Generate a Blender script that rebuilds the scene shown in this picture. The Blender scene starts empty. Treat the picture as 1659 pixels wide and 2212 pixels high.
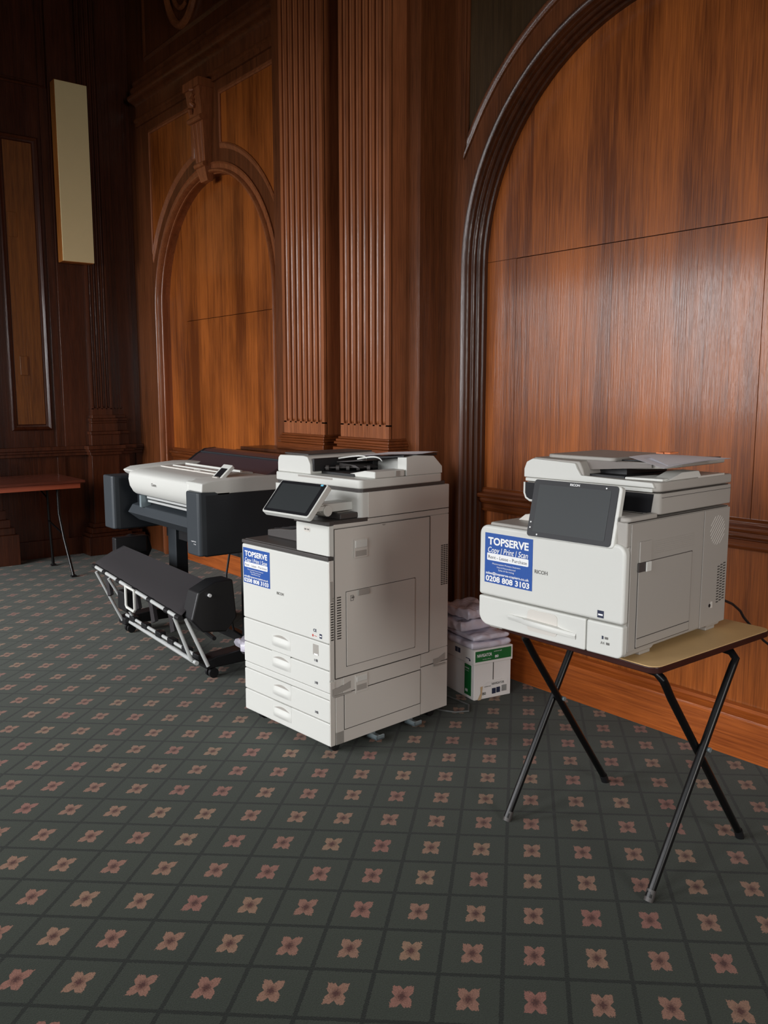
import bpy, math, random
from mathutils import Vector, Matrix
random.seed(7)
C = bpy.context.scene.collection
SC = bpy.context.scene
PI = math.pi

# ------------------------------------------------------------------ camera
cam_d = bpy.data.cameras.new('camera'); cam = bpy.data.objects.new('camera', cam_d); C.objects.link(cam)
SC.camera = cam
F_PX = 1850.0
cam_d.sensor_fit = 'VERTICAL'; cam_d.sensor_height = 36.0; cam_d.lens = 36.0 * F_PX / 2212.0
cam_d.clip_start = 0.05; cam_d.clip_end = 60
cam.location = (0, 0, 1.5)
cam.rotation_euler = (PI / 2 - math.atan(256.0 / F_PX), 0, math.radians(51.5))

# ------------------------------------------------------------------ world, lights, exposure
SC.view_settings.view_transform = 'Standard'; SC.view_settings.look = 'None'
SC.view_settings.exposure = 0.0; SC.view_settings.gamma = 1.0; SC.view_settings.use_curve_mapping = False
w = bpy.data.worlds.new('world'); SC.world = w; w.use_nodes = True
w.node_tree.nodes['Background'].inputs[0].default_value = (0.75, 0.87, 1.0, 1)
w.node_tree.nodes['Background'].inputs[1].default_value = 0.3
WIN_Y = -2.6
WINDOWS = [(-7.35, 62), (-5.35, 80), (-3.0, 46), (-0.7, 35), (1.7, 52)]
WIN_W, WIN_Z0, WIN_Z1 = 1.35, 1.15, 2.95
ADDED_WIN = (0.2, 1.6, 1.15, 2.95, 58)          # unseen right-hand window, added to light the machines' side faces: y0, y1, z0, z1, watts
def area(name, loc, rot, sx, sy, power, col, spread=180):
    l = bpy.data.lights.new(name, 'AREA'); l.shape = 'RECTANGLE'; l.size = sx; l.size_y = sy
    l.energy = power; l.color = col; l.spread = math.radians(spread)
    o = bpy.data.objects.new(name, l); C.objects.link(o); o.location = loc; o.rotation_euler = rot
    return o
for i, (x, p) in enumerate(WINDOWS):
    area('window_daylight', (x, WIN_Y - 0.12, (WIN_Z0 + WIN_Z1) / 2), (PI / 2 - math.radians(29), 0, 0), WIN_W, WIN_Z1 - WIN_Z0, p, (0.97, 0.98, 1.0), 101)

area('window_daylight', (3.72, (ADDED_WIN[0] + ADDED_WIN[1]) / 2, (ADDED_WIN[2] + ADDED_WIN[3]) / 2), (PI / 2 - math.radians(8), 0, PI / 2), ADDED_WIN[1] - ADDED_WIN[0], ADDED_WIN[3] - ADDED_WIN[2], ADDED_WIN[4], (1.0, 0.97, 0.93), 120)  # added side light, shining through the made-up right-hand window

# ------------------------------------------------------------------ materials
MATS = {}
def newmat(name):
    m = bpy.data.materials.new(name); m.use_nodes = True
    return m, m.node_tree, m.node_tree.nodes['Principled BSDF']
def sr(r, g, b):
    f = lambda c: (c / 255 / 12.92) if c / 255 <= 0.04045 else ((c / 255 + 0.055) / 1.055) ** 2.4
    return (f(r), f(g), f(b), 1)
def plain(name, col, rough=0.5, metal=0.0, bump=0.0, bscale=300, var=0.0, spec=0.5, coat=0.0):
    m, nt, b = newmat(name)
    b.inputs['Base Color'].default_value = col; b.inputs['Roughness'].default_value = rough
    b.inputs['Metallic'].default_value = metal; b.inputs['Specular IOR Level'].default_value = spec
    b.inputs['Coat Weight'].default_value = coat
    tc = nt.nodes.new('ShaderNodeTexCoord')
    if bump:
        n = nt.nodes.new('ShaderNodeTexNoise'); n.inputs['Scale'].default_value = bscale; n.inputs['Detail'].default_value = 3
        nt.links.new(tc.outputs['Object'], n.inputs['Vector'])
        bp = nt.nodes.new('ShaderNodeBump'); bp.inputs['Strength'].default_value = bump; bp.inputs['Distance'].default_value = 0.002
        nt.links.new(n.outputs['Fac'], bp.inputs['Height']); nt.links.new(bp.outputs['Normal'], b.inputs['Normal'])
    if var:
        n = nt.nodes.new('ShaderNodeTexNoise'); n.inputs['Scale'].default_value = 9; n.inputs['Detail'].default_value = 4
        nt.links.new(tc.outputs['Object'], n.inputs['Vector'])
        mx = nt.nodes.new('ShaderNodeMix'); mx.data_type = 'RGBA'
        mx.inputs[6].default_value = tuple(c * (1 - var) for c in col[:3]) + (1,)
        mx.inputs[7].default_value = tuple(min(1, c * (1 + var)) for c in col[:3]) + (1,)
        nt.links.new(n.outputs['Fac'], mx.inputs[0]); nt.links.new(mx.outputs[2], b.inputs['Base Color'])
    MATS[name] = m
    return m
def wood(name, light, dark, plank=0.0, axis='Z', rough=0.33, blotch=0.5, grain=1.0, hoff=0.0, wavy=0.0, coat=0.4):
    """polished old timber: fibres along one axis, veneer leaves of slightly different tone, worn varnish"""
    m, nt, b = newmat(name); N = nt.nodes.new; L = nt.links.new
    tc = N('ShaderNodeTexCoord')
    mp = N('ShaderNodeMapping')
    k = {'X': (0.9, 26, 26), 'Y': (26, 0.9, 26), 'Z': (26, 26, 0.9)}[axis]
    mp.inputs['Scale'].default_value = k; mp.inputs['Location'].default_value = (hoff, hoff, hoff)
    L(tc.outputs['Object'], mp.inputs[0])
    n1 = N('ShaderNodeTexNoise'); n1.inputs['Scale'].default_value = 1.0; n1.inputs['Detail'].default_value = 6; n1.inputs['Roughness'].default_value = 0.62
    n1.inputs['Distortion'].default_value = wavy
    L(mp.outputs[0], n1.inputs['Vector'])
    mp2 = N('ShaderNodeMapping'); mp2.inputs['Scale'].default_value = {'X': (6, 190, 190), 'Y': (190, 6, 190), 'Z': (190, 190, 6)}[axis]
    L(tc.outputs['Object'], mp2.inputs[0])
    n2 = N('ShaderNodeTexNoise'); n2.inputs['Scale'].default_value = 1.0; n2.inputs['Detail'].default_value = 3
    L(mp2.outputs[0], n2.inputs['Vector'])
    n3 = N('ShaderNodeTexNoise'); n3.inputs['Scale'].default_value = 1.7; n3.inputs['Detail'].default_value = 3
    mp3 = N('ShaderNodeMapping'); mp3.inputs['Scale'].default_value = {'X': (.6, 1.5, 1.5), 'Y': (1.5, .6, 1.5), 'Z': (1.5, 1.5, .6)}[axis]; mp3.inputs['Location'].default_value = (hoff + 3, 1, 0)
    L(tc.outputs['Object'], mp3.inputs[0]); L(mp3.outputs[0], n3.inputs['Vector'])
    def ma(op, a, c, clamp=False):
        n = N('ShaderNodeMath'); n.operation = op; n.use_clamp = clamp
        for i, v in enumerate((a, c)):
            if hasattr(v, 'links'): L(v, n.inputs[i])
            else: n.inputs[i].default_value = v
        return n.outputs[0]
    a = ma('MULTIPLY', ma('SUBTRACT', n1.outputs['Fac'], 0.5), 1.3 * grain)
    c = ma('MULTIPLY', ma('SUBTRACT', n3.outputs['Fac'], 0.5), 2.4 * blotch)
    e = ma('MULTIPLY', ma('SUBTRACT', n2.outputs['Fac'], 0.5), 1.15 * grain)
    s = ma('ADD', ma('ADD', a, c), ma('ADD', e, 0.5))
    if plank:
        sx = N('ShaderNodeSeparateXYZ'); L(tc.outputs['Object'], sx.inputs[0])
        h = ma('ADD', sx.outputs[0], sx.outputs[1])
        fl = ma('FLOOR', ma('DIVIDE', h, plank), 0)
        wn = N('ShaderNodeTexWhiteNoise'); wn.noise_dimensions = '1D'; L(fl, wn.inputs['W'])
        s = ma('ADD', s, ma('MULTIPLY', ma('SUBTRACT', wn.outputs['Value'], 0.5), 0.34))
    s = ma('ADD', s, 0, True)
    r = N('ShaderNodeValToRGB'); r.color_ramp.elements[0].color = dark; r.color_ramp.elements[1].color = light
    r.color_ramp.elements[0].position = 0.05; r.color_ramp.elements[1].position = 0.95
    L(s, r.inputs[0]); L(r.outputs[0], b.inputs['Base Color'])
    b.inputs['Specular IOR Level'].default_value = 0.3; b.inputs['Coat Weight'].default_value = coat; b.inputs['Coat Roughness'].default_value = 0.14
    rr = ma('ADD', ma('MULTIPLY', ma('SUBTRACT', n3.outputs['Fac'], 0.5), 0.35), ma('ADD', ma('MULTIPLY', n2.outputs['Fac'], 0.12), rough - 0.06), True)
    L(rr, b.inputs['Roughness'])
    bp = N('ShaderNodeBump'); bp.inputs['Strength'].default_value = 0.45; bp.inputs['Distance'].default_value = 0.0015
    hh = ma('ADD', ma('MULTIPLY', n1.outputs['Fac'], 1.4), n2.outputs['Fac'])
    L(hh, bp.inputs['Height']); L(bp.outputs['Normal'], b.inputs['Normal']); L(bp.outputs['Normal'], b.inputs['Coat Normal'])
    MATS[name] = m
    return m

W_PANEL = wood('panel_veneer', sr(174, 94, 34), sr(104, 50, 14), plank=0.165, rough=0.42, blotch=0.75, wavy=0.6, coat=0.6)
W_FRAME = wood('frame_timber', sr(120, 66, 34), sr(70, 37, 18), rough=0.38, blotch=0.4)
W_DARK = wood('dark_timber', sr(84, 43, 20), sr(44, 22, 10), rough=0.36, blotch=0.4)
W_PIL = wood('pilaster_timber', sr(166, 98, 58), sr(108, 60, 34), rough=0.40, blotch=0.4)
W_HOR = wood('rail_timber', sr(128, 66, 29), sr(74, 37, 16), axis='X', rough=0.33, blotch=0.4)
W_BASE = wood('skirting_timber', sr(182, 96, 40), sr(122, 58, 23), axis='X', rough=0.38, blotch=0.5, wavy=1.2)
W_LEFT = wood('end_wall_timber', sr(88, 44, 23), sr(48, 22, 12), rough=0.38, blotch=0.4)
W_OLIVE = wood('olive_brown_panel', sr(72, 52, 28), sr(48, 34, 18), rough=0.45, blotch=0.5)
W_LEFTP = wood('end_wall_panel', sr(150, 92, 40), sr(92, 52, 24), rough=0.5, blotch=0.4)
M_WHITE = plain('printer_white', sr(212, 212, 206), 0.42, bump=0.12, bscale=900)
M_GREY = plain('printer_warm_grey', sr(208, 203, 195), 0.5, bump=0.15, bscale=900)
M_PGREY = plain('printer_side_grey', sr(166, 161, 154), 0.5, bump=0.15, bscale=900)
M_DGREY = plain('dark_grey_plastic', sr(70, 66, 64), 0.5, bump=0.1)
M_BLACK = plain('black_plastic', sr(24, 24, 26), 0.45)
M_BLACKP = plain('black_paint', sr(12, 12, 13), 0.32, spec=0.35)
M_SLATE = plain('slate_plastic', sr(50, 56, 61), 0.5, bump=0.1)
M_SLATED = plain('dark_slate_plastic', sr(30, 35, 40), 0.55, bump=0.1)
M_SCREEN = plain('screen_glass', sr(52, 55, 56), 0.45, spec=0.25)
M_BEZEL = plain('bezel_black', sr(30, 30, 33), 0.4, spec=0.25)
M_LINE = plain('seam_shadow_gap', sr(60, 56, 52), 0.8)
M_METAL = plain('bright_rod', sr(205, 207, 205), 0.35, metal=0.3)
M_STEEL = plain('zinc_steel', sr(150, 165, 170), 0.4, metal=0.5)
M_BLUE = plain('sticker_blue', sr(42, 84, 160), 0.4)
M_LET = plain('lettering_white', sr(240, 240, 240), 0.5)
M_LETG = plain('lettering_grey', sr(110, 108, 104), 0.5)
M_LETD = plain('lettering_dark', sr(40, 46, 70), 0.5)
M_RED = plain('small_red_mark', sr(190, 70, 60), 0.5)
M_CLOTH = plain('black_cloth', sr(40, 36, 38), 0.9, bump=0.3, bscale=500)
M_PURP = plain('smoked_plum_cover', sr(70, 54, 58), 0.22)
M_PAPER = plain('paper_white', sr(244, 242, 246), 0.6)
M_WRAP = plain('plastic_wrapped_paper', sr(222, 217, 230), 0.25, var=0.15, bump=1.0, bscale=55, coat=0.5)
M_BOX = plain('box_white_card', sr(232, 228, 224), 0.7, var=0.06)
M_GREEN = plain('box_green', sr(22, 108, 52), 0.5)
M_TAN = plain('torn_card', sr(205, 175, 135), 0.8)
M_TOP = plain('worn_laminate', sr(204, 170, 118), 0.55, var=0.12, bump=0.1)
M_EDGE = plain('dark_maroon_edge', sr(52, 24, 20), 0.3, var=0.4)
M_FTOP = wood('red_brown_laminate', sr(112, 58, 42), sr(76, 38, 28), axis='Y', rough=0.3)
M_FEDGE = plain('red_brown_edge', sr(170, 84, 56), 0.4, var=0.1)
M_CREAM = plain('cream_fabric', sr(246, 228, 176), 0.9, bump=0.4, bscale=700, var=0.03)
M_OAKSIDE = wood('orange_oak_edge', sr(190, 118, 50), sr(140, 80, 30), rough=0.45)
M_SMOKE = plain('smoked_plastic', sr(122, 114, 108), 0.25)
M_CYAN = plain('blue_lamp', sr(120, 205, 235), 0.4)
M_ORANGE = plain('orange_print', sr(225, 130, 80), 0.6)
M_CORD = plain('grey_cord', sr(96, 98, 96), 0.5)
M_PLASTER = plain('ceiling_plaster', sr(150, 140, 120), 0.8)

# smoked translucent plum plastic
def add_carpet():
    m, nt, b = newmat('carpet'); N = nt.nodes.new; L = nt.links.new
    def ma(op, a, c=0.0, clamp=False):
        n = N('ShaderNodeMath'); n.operation = op; n.use_clamp = clamp
        for i, v in enumerate((a, c)):
            if hasattr(v, 'links'): L(v, n.inputs[i])
            else: n.inputs[i].default_value = v
        return n.outputs[0]
    # woven repeat: a slightly stretched grid, set square to neither wall
    S = ((0.11151888, 0.12330298), (-0.1218716, 0.13303625)); O = (-1.73204282, 1.01087267)
    det = S[0][0] * S[1][1] - S[0][1] * S[1][0]
    ia, ib = S[1][1] / det, -S[1][0] / det
    ja, jb = -S[0][1] / det, S[0][0] / det
    tc = N('ShaderNodeTexCoord'); sx = N('ShaderNodeSeparateXYZ')
    nz = N('ShaderNodeTexNoise'); nz.inputs['Scale'].default_value = 230; nz.inputs['Detail'].default_value = 1
    L(tc.outputs['Object'], nz.inputs['Vector']); L(tc.outputs['Object'], sx.inputs[0])
    X = ma('SUBTRACT', sx.outputs[0], O[0]); Y = ma('SUBTRACT', sx.outputs[1], O[1])
    I = ma('ADD', ma('MULTIPLY', X, ia), ma('MULTIPLY', Y, ib)); J = ma('ADD', ma('MULTIPLY', X, ja), ma('MULTIPLY', Y, jb))
    j1 = ma('MULTIPLY', ma('SUBTRACT', nz.outputs['Fac'], 0.5), 0.42)
    I5, J5 = ma('ADD', I, 0.5), ma('ADD', J, 0.5)
    fi = ma('ABSOLUTE', ma('SUBTRACT', ma('FRACT', I5), 0.5)); fj = ma('ABSOLUTE', ma('SUBTRACT', ma('FRACT', J5), 0.5))
    u = ma('ADD', ma('DIVIDE', fi, 0.162), j1); v = ma('ADD', ma('DIVIDE', fj, 0.215), j1)
    mxm = ma('MAXIMUM', u, v); mnm = ma('MINIMUM', u, v)
    inside = ma('LESS_THAN', mxm, 1.0)
    petal = ma('GREATER_THAN', mnm, ma('SUBTRACT', ma('MULTIPLY', mxm, 0.95), 0.62))
    flower = ma('MULTIPLY', inside, petal)
    li = ma('LESS_THAN', ma('SUBTRACT', 0.5, fi), ma('ADD', 0.036, ma('MULTIPLY', j1, 0.12)))
    lj = ma('LESS_THAN', ma('SUBTRACT', 0.5, fj), ma('ADD', 0.036, ma('MULTIPLY', j1, 0.12)))
    line = ma('MAXIMUM', li, lj)
    cell = N('ShaderNodeCombineXYZ'); L(ma('FLOOR', I5), cell.inputs[0]); L(ma('FLOOR', J5), cell.inputs[1])
    wn = N('ShaderNodeTexWhiteNoise'); wn.noise_dimensions = '3D'; L(cell.outputs[0], wn.inputs['Vector'])
    def mix(f, a, c):
        n = N('ShaderNodeMix'); n.data_type = 'RGBA'
        L(f, n.inputs[0])
        for i, vv in ((6, a), (7, c)):
            if hasattr(vv, 'links'): L(vv, n.inputs[i])
            else: n.inputs[i].default_value = vv
        return n.outputs[2]
    petals = mix(wn.outputs['Value'], sr(128, 86, 76), sr(130, 102, 82))
    core = ma('ADD', ma('MULTIPLY', ma('SUBTRACT', 1.0, ma('MULTIPLY', mnm, 4.0), True), ma('SUBTRACT', 0.75, mxm, True), True), ma('SUBTRACT', 0.85, ma('MULTIPLY', mxm, 1.5), True), True)
    petals = mix(core, petals, sr(70, 38, 34))
    big = N('ShaderNodeTexNoise'); big.inputs['Scale'].default_value = 1.3; big.inputs['Detail'].default_value = 3
    L(tc.outputs['Object'], big.inputs['Vector'])
    fine = N('ShaderNodeTexNoise'); fine.inputs['Scale'].default_value = 260; fine.inputs['Detail'].default_value = 2
    L(tc.outputs['Object'], fine.inputs['Vector'])
    base = mix(big.outputs['Fac'], sr(38, 44, 38), sr(52, 57, 48))
    col = mix(line, base, sr(22, 26, 22)); col = mix(flower, col, petals)
    spk = N('ShaderNodeHueSaturation'); L(col, spk.inputs['Color']); L(ma('ADD', ma('MULTIPLY', fine.outputs['Fac'], 1.1), 0.45), spk.inputs['Value'])
    L(spk.outputs[0], b.inputs['Base Color'])
    b.inputs['Roughness'].default_value = 0.95; b.inputs['Specular IOR Level'].default_value = 0.15
    b.inputs['Sheen Weight'].default_value = 0.13; b.inputs['Sheen Roughness'].default_value = 0.5
    b.inputs['Sheen Tint'].default_value = (0.86, 0.88, 0.84, 1)
    bp = N('ShaderNodeBump'); bp.inputs['Strength'].default_value = 0.5; bp.inputs['Distance'].default_value = 0.003
    L(fine.outputs['Fac'], bp.inputs['Height']); L(bp.outputs['Normal'], b.inputs['Normal'])
    return m
M_CARPET = add_carpet()

# ------------------------------------------------------------------ mesh helpers
class MB:
    def __init__(s): s.v = []; s.f = []; s.m = []; s.cur = 0
    def add(s, vs, fs):
        o = len(s.v); s.v += [tuple(a) for a in vs]
        for q in fs: s.f.append([o + i for i in q]); s.m.append(s.cur)
        return s
    def box(s, x0, x1, y0, y1, z0, z1, M=None):
        vs = [(x, y, z) for z in (z0, z1) for y in (y0, y1) for x in (x0, x1)]
        if M is not None: vs = [M @ Vector(a) for a in vs]
        return s.add(vs, [(0, 2, 3, 1), (4, 5, 7, 6), (0, 1, 5, 4), (2, 6, 7, 3), (0, 4, 6, 2), (1, 3, 7, 5)])
    def prism(s, poly, axis, a, b, M=None):
        """poly: 2D outline; axis X -> (y,z), Y -> (x,z), Z -> (x,y); extruded a..b"""
        def P(p, t):
            q = {'X': (t, p[0], p[1]), 'Y': (p[0], t, p[1]), 'Z': (p[0], p[1], t)}[axis]
            return M @ Vector(q) if M is not None else q
        n = len(poly); vs = [P(p, a) for p in poly] + [P(p, b) for p in poly]
        fs = [tuple(range(n)), tuple(range(2 * n - 1, n - 1, -1))] + [(i, i + n, (i + 1) % n + n, (i + 1) % n) for i in range(n)]
        return s.add(vs, fs)
    def tube(s, pts, r, n=10, caps=True, rads=None):
        pts = [Vector(p) for p in pts]; rings = []; prev = None
        for i, p in enumerate(pts):
            t = (pts[min(i + 1, len(pts) - 1)] - pts[max(i - 1, 0)]).normalized()
            if prev is None:
                a = Vector((0, 0, 1)) if abs(t.z) < 0.9 else Vector((1, 0, 0)); u = t.cross(a).normalized()
            else: u = (prev - t * prev.dot(t)).normalized()
            prev = u; w_ = t.cross(u); rr = rads[i] if rads else r
            rings.append([p + (u * math.cos(2 * PI * k / n) + w_ * math.sin(2 * PI * k / n)) * rr for k in range(n)])
        vs = [q for r_ in rings for q in r_]; fs = []
        for i in range(len(rings) - 1):
            for k in range(n):
                fs.append((i * n + k, i * n + (k + 1) % n, (i + 1) * n + (k + 1) % n, (i + 1) * n + k))
        if caps: fs += [tuple(range(n - 1, -1, -1)), tuple((len(rings) - 1) * n + k for k in range(n))]
        return s.add(vs, fs)
    def strip(s, rows, closed_profile=False):
        """rows of points (grid) -> quads"""
        n = len(rows[0]); vs = [p for r in rows for p in r]; fs = []
        for i in range(len(rows) - 1):
            for k in range(n - (0 if closed_profile else 1)):
                fs.append((i * n + k, i * n + (k + 1) % n, (i + 1) * n + (k + 1) % n, (i + 1) * n + k))
        return s.add(vs, fs)
    def build(s, name, mat, parent=None, bevel=0.0, seg=2, smooth=False, kind=None, auto=False):
        me = bpy.data.meshes.new(name); me.from_pydata(s.v, [], s.f)
        mats = mat if isinstance(mat, (list, tuple)) else [mat]
        for m_ in mats: me.materials.append(m_)
        if len(mats) > 1:
            for p, k in zip(me.polygons, s.m): p.material_index = k
        import bmesh
        bm = bmesh.new(); bm.from_mesh(me); bmesh.ops.recalc_face_normals(bm, faces=bm.faces); bm.to_mesh(me); bm.free()
        o = bpy.data.objects.new(name, me); C.objects.link(o)
        if parent is not None: o.parent = parent
        if smooth or bevel:
            for p in me.polygons: p.use_smooth = True
        if smooth and not bevel:
            try: me.set_sharp_from_angle(angle=math.radians(40))
            except Exception: pass
        if bevel:
            me.set_sharp_from_angle(angle=math.radians(28))
            b = o.modifiers.new('bevel', 'BEVEL'); b.width = bevel; b.segments = seg; b.limit_method = 'ANGLE'; b.angle_limit = math.radians(28); b.harden_normals = True
        if kind: o['kind'] = kind
        return o
def mb(): return MB()
def bx(*a): return MB().box(*a)
def thing(name, label, cat, loc=(0, 0, 0), rz=0, group=None):
    o = bpy.data.objects.new(name, None); o.empty_display_size = 0.1; C.objects.link(o); o.location = loc; o.rotation_euler = (0, 0, rz)
    o['label'] = label; o['category'] = cat
    if group: o['group'] = group
    return o
def tag(o, label, cat, group=None):
    o['label'] = label; o['category'] = cat
    if group: o['group'] = group
    return o
def rrect(x0, x1, z0, z1, r, n=5, corners=(1, 1, 1, 1)):
    """rounded rectangle outline; corners = bl, br, tr, tl"""
    out = []
    for k, (cx, cz, a0, on) in enumerate(((x0 + r, z0 + r, PI, corners[0]), (x1 - r, z0 + r, 1.5 * PI, corners[1]), (x1 - r, z1 - r, 0, corners[2]), (x0 + r, z1 - r, PI / 2, corners[3]))):
        if not on: out.append(((x0, z0), (x1, z0), (x1, z1), (x0, z1))[k]); continue
        for i in range(n + 1):
            a = a0 + PI / 2 * i / n; out.append((cx + r * math.cos(a), cz + r * math.sin(a)))
    return out
def text_mesh(mbld, s, M, width, size=None, shear=0.0, bold=0.0, depth=0.0004, align='LEFT', maxh=None):
    """add filled letters: M maps (x right, y up, z out) to the part frame; text starts at x=0 and spans `width`"""
    cu = bpy.data.curves.new('t', 'FONT'); cu.body = s; cu.size = 1.0; cu.extrude = 0.0; cu.offset = bold; cu.shear = shear; cu.resolution_u = 3
    o = bpy.data.objects.new('t', cu); C.objects.link(o)
    dg = bpy.context.evaluated_depsgraph_get(); me = bpy.data.meshes.new_from_object(o.evaluated_get(dg))
    xs = [v.co.x for v in me.vertices]; ys = [v.co.y for v in me.vertices]
    if xs:
        k = width / (max(xs) - min(xs)); ky = k if size is None else size / 0.72
        vs = [M @ Vector(((v.co.x - min(xs)) * k, v.co.y * ky, depth)) for v in me.vertices]
        mbld.add(vs, [tuple(p.vertices) for p in me.polygons])
    bpy.data.objects.remove(o); bpy.data.curves.remove(cu); bpy.data.meshes.remove(me)
def frameM(origin, ux, uy):
    ux = Vector(ux).normalized(); uy = Vector(uy).normalized(); n = ux.cross(uy)
    M = Matrix.Identity(4)
    for i in range(3): M[i][0] = ux[i]; M[i][1] = uy[i]; M[i][2] = n[i]; M[i][3] = origin[i]
    return M

# ================================================================== THE ROOM
XL, XR, YF, ZT = -8.05, 3.6, WIN_Y, 6.2
bx(XL - 0.2, XR + 0.2, YF - 0.2, 4.0, -0.06, 0.0).build('floor', M_CARPET, kind='structure')
bx(XL - 0.2, XR + 0.2, YF - 0.3, 4.0, ZT, ZT + 0.1).build('ceiling', M_PLASTER, kind='structure')
m = mb(); a_, b_, c_, d_ = ADDED_WIN[:4]
m.box(XR, XR + 0.2, YF - 0.3, a_, 0, ZT); m.box(XR, XR + 0.2, b_, 4.0, 0, ZT); m.box(XR, XR + 0.2, a_, b_, 0, c_); m.box(XR, XR + 0.2, a_, b_, d_, ZT)
m.build('wall_right', W_DARK, kind='structure')
m = mb(); m.box(XR + 0.03, XR + 0.07, (a_ + b_) / 2 - 0.025, (a_ + b_) / 2 + 0.025, c_, d_)
for z in (c_ + 0.02, d_ - 0.02): m.box(XR + 0.03, XR + 0.07, a_, b_, z - 0.025, z + 0.025)
m.build('window_9', W_FRAME, kind='structure')  # bars of the unseen window added for the side light
# window wall behind the photographer
m = mb()
edges = [XL - 0.2]
for x, _ in WINDOWS: edges += [x - WIN_W / 2, x + WIN_W / 2]
edges.append(XR + 0.2)
for i in range(0, len(edges), 2): m.box(edges[i], edges[i + 1], YF - 0.3, YF, 0, ZT)
for x, _ in WINDOWS:
    m.box(x - WIN_W / 2, x + WIN_W / 2, YF - 0.3, YF, 0, WIN_Z0); m.box(x - WIN_W / 2, x + WIN_W / 2, YF - 0.3, YF, WIN_Z1, ZT)
m.build('wall_front', W_DARK, kind='structure')
for i, (x, _) in enumerate(WINDOWS):
    m = mb(); a, b_ = x - WIN_W / 2, x + WIN_W / 2
    m.box(x - 0.025, x + 0.025, YF - 0.07, YF - 0.03, WIN_Z0, WIN_Z1)
    for z in (WIN_Z0 + 0.02, (WIN_Z0 + WIN_Z1) / 2 + 0.3, WIN_Z1 - 0.02): m.box(a, b_, YF - 0.07, YF - 0.03, z - 0.025, z + 0.025)
    m.build('window_%d' % (i + 1), W_FRAME, kind='structure')

TRIM = [0]
def trim(m, mat, **k):
    TRIM[0] += 1
    return m.build('trim_%d' % TRIM[0], mat, kind='structure', **k)
def arch_plate(m, x0, x1, z1, cx, cz, r, yf, yb, n=40):
    A = [(cx + r * math.cos(PI - PI * i / n), cz + r * math.sin(PI - PI * i / n)) for i in range(n + 1)]
    m.add([(x0, yf, 0), (cx - r, yf, 0), (cx - r, yf, cz), (x0, yf, cz)], [(0, 1, 2, 3)])
    m.add([(cx + r, yf, 0), (x1, yf, 0), (x1, yf, cz), (cx + r, yf, cz)], [(0, 1, 2, 3)])
    m.add([(x0, yf, cz), (cx - r, yf, cz), (cx - r, yf, z1), (x0, yf, z1)], [(0, 1, 2, 3)])
    m.add([(cx + r, yf, cz), (x1, yf, cz), (x1, yf, z1), (cx + r, yf, z1)], [(0, 1, 2, 3)])
    for (a, b_) in zip(A, A[1:]):
        m.add([(a[0], yf, a[1]), (b_[0], yf, b_[1]), (b_[0], yf, z1), (a[0], yf, z1)], [(0, 1, 2, 3)])
    P = [(cx - r, 0)] + A + [(cx + r, 0)]
    m.strip([[(p[0], yf, p[1]), (p[0], yb, p[1])] for p in P])
def arch_path(cx, cz, r, z0=0.0, n=48, a0=PI, a1=0.0, legs=True):
    P = []
    if legs: P.append(((cx - r, z0), (-1, 0)))
    for i in range(n + 1):
        a = a0 + (a1 - a0) * i / n; P.append(((cx + r * math.cos(a), cz + r * math.sin(a)), (math.cos(a), math.sin(a))))
    if legs: P.append(((cx + r, z0), (1, 0)))
    return P
def sweep_arch(m, path, prof):
    m.strip([[(p[0] + nn[0] * d, y, p[1] + nn[1] * d) for d, y in prof] for p, nn in path])
def bead(r, y, n=6):      # half-round profile standing proud of plane y (towards -y)
    return [(-r * math.cos(PI * i / n), y - r * math.sin(PI * i / n)) for i in range(n + 1)]
def poly_bead(m, pts, prof, closed=True):
    """sweep a profile (d across, y) along an outline in the XZ plane"""
    n = len(pts); rows = []
    for i in range(n if closed else n):
        p = Vector(pts[i]); a = Vector(pts[(i - 1) % n]); b_ = Vector(pts[(i + 1) % n])
        if not closed and i == 0: a = p - (b_ - p)
        if not closed and i == n - 1: b_ = p + (p - a)
        t1 = (p - a).normalized(); t2 = (b_ - p).normalized(); n1 = Vector((-t1.y, t1.x)); n2 = Vector((-t2.y, t2.x))
        bi = (n1 + n2); bi = bi.normalized() if bi.length > 1e-4 else n1
        k = 1 / max(0.35, bi.dot(n1)); rows.append([(p.x + bi.x * d * k, y, p.y + bi.y * d * k) for d, y in prof])
    if closed: rows.append(rows[0])
    m.strip(rows)
def moulding_x(m, x0, x1, prof):
    """prof: (y,z) closed outline extruded along X"""
    m.prism(prof, 'X', x0, x1)

# ---------------- right bay (large arch)
YR = 3.20; YRP = 3.33
RX0, RX1 = -3.49, 1.2
RCX, RCZ, RR = -2.255, 2.15, 1.078
m = mb(); arch_plate(m, RX0, RX1, ZT, RCX, RCZ, RR, YR, YRP + 0.03)
m.box(RX0 - 1.6, RX1 + 2.5, YRP + 0.06, YRP + 0.2, 0, ZT)
m.build('wall_back', W_FRAME, kind='structure')
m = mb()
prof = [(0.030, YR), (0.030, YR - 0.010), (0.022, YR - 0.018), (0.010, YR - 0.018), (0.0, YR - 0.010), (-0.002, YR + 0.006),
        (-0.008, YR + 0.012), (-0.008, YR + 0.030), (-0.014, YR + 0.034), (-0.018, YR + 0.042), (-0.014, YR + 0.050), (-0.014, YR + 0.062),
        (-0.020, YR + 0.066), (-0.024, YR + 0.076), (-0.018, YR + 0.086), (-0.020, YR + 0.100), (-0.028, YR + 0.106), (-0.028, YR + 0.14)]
sweep_arch(m, arch_path(RCX, RCZ, RR), prof); trim(m, W_DARK, smooth=True)  # darker timber on the whole moulding stands in for shade inside the jamb
m = mb()                                            # spandrel panel mouldings, left and right of the arch
RS = 1.245; SPN = []
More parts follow.
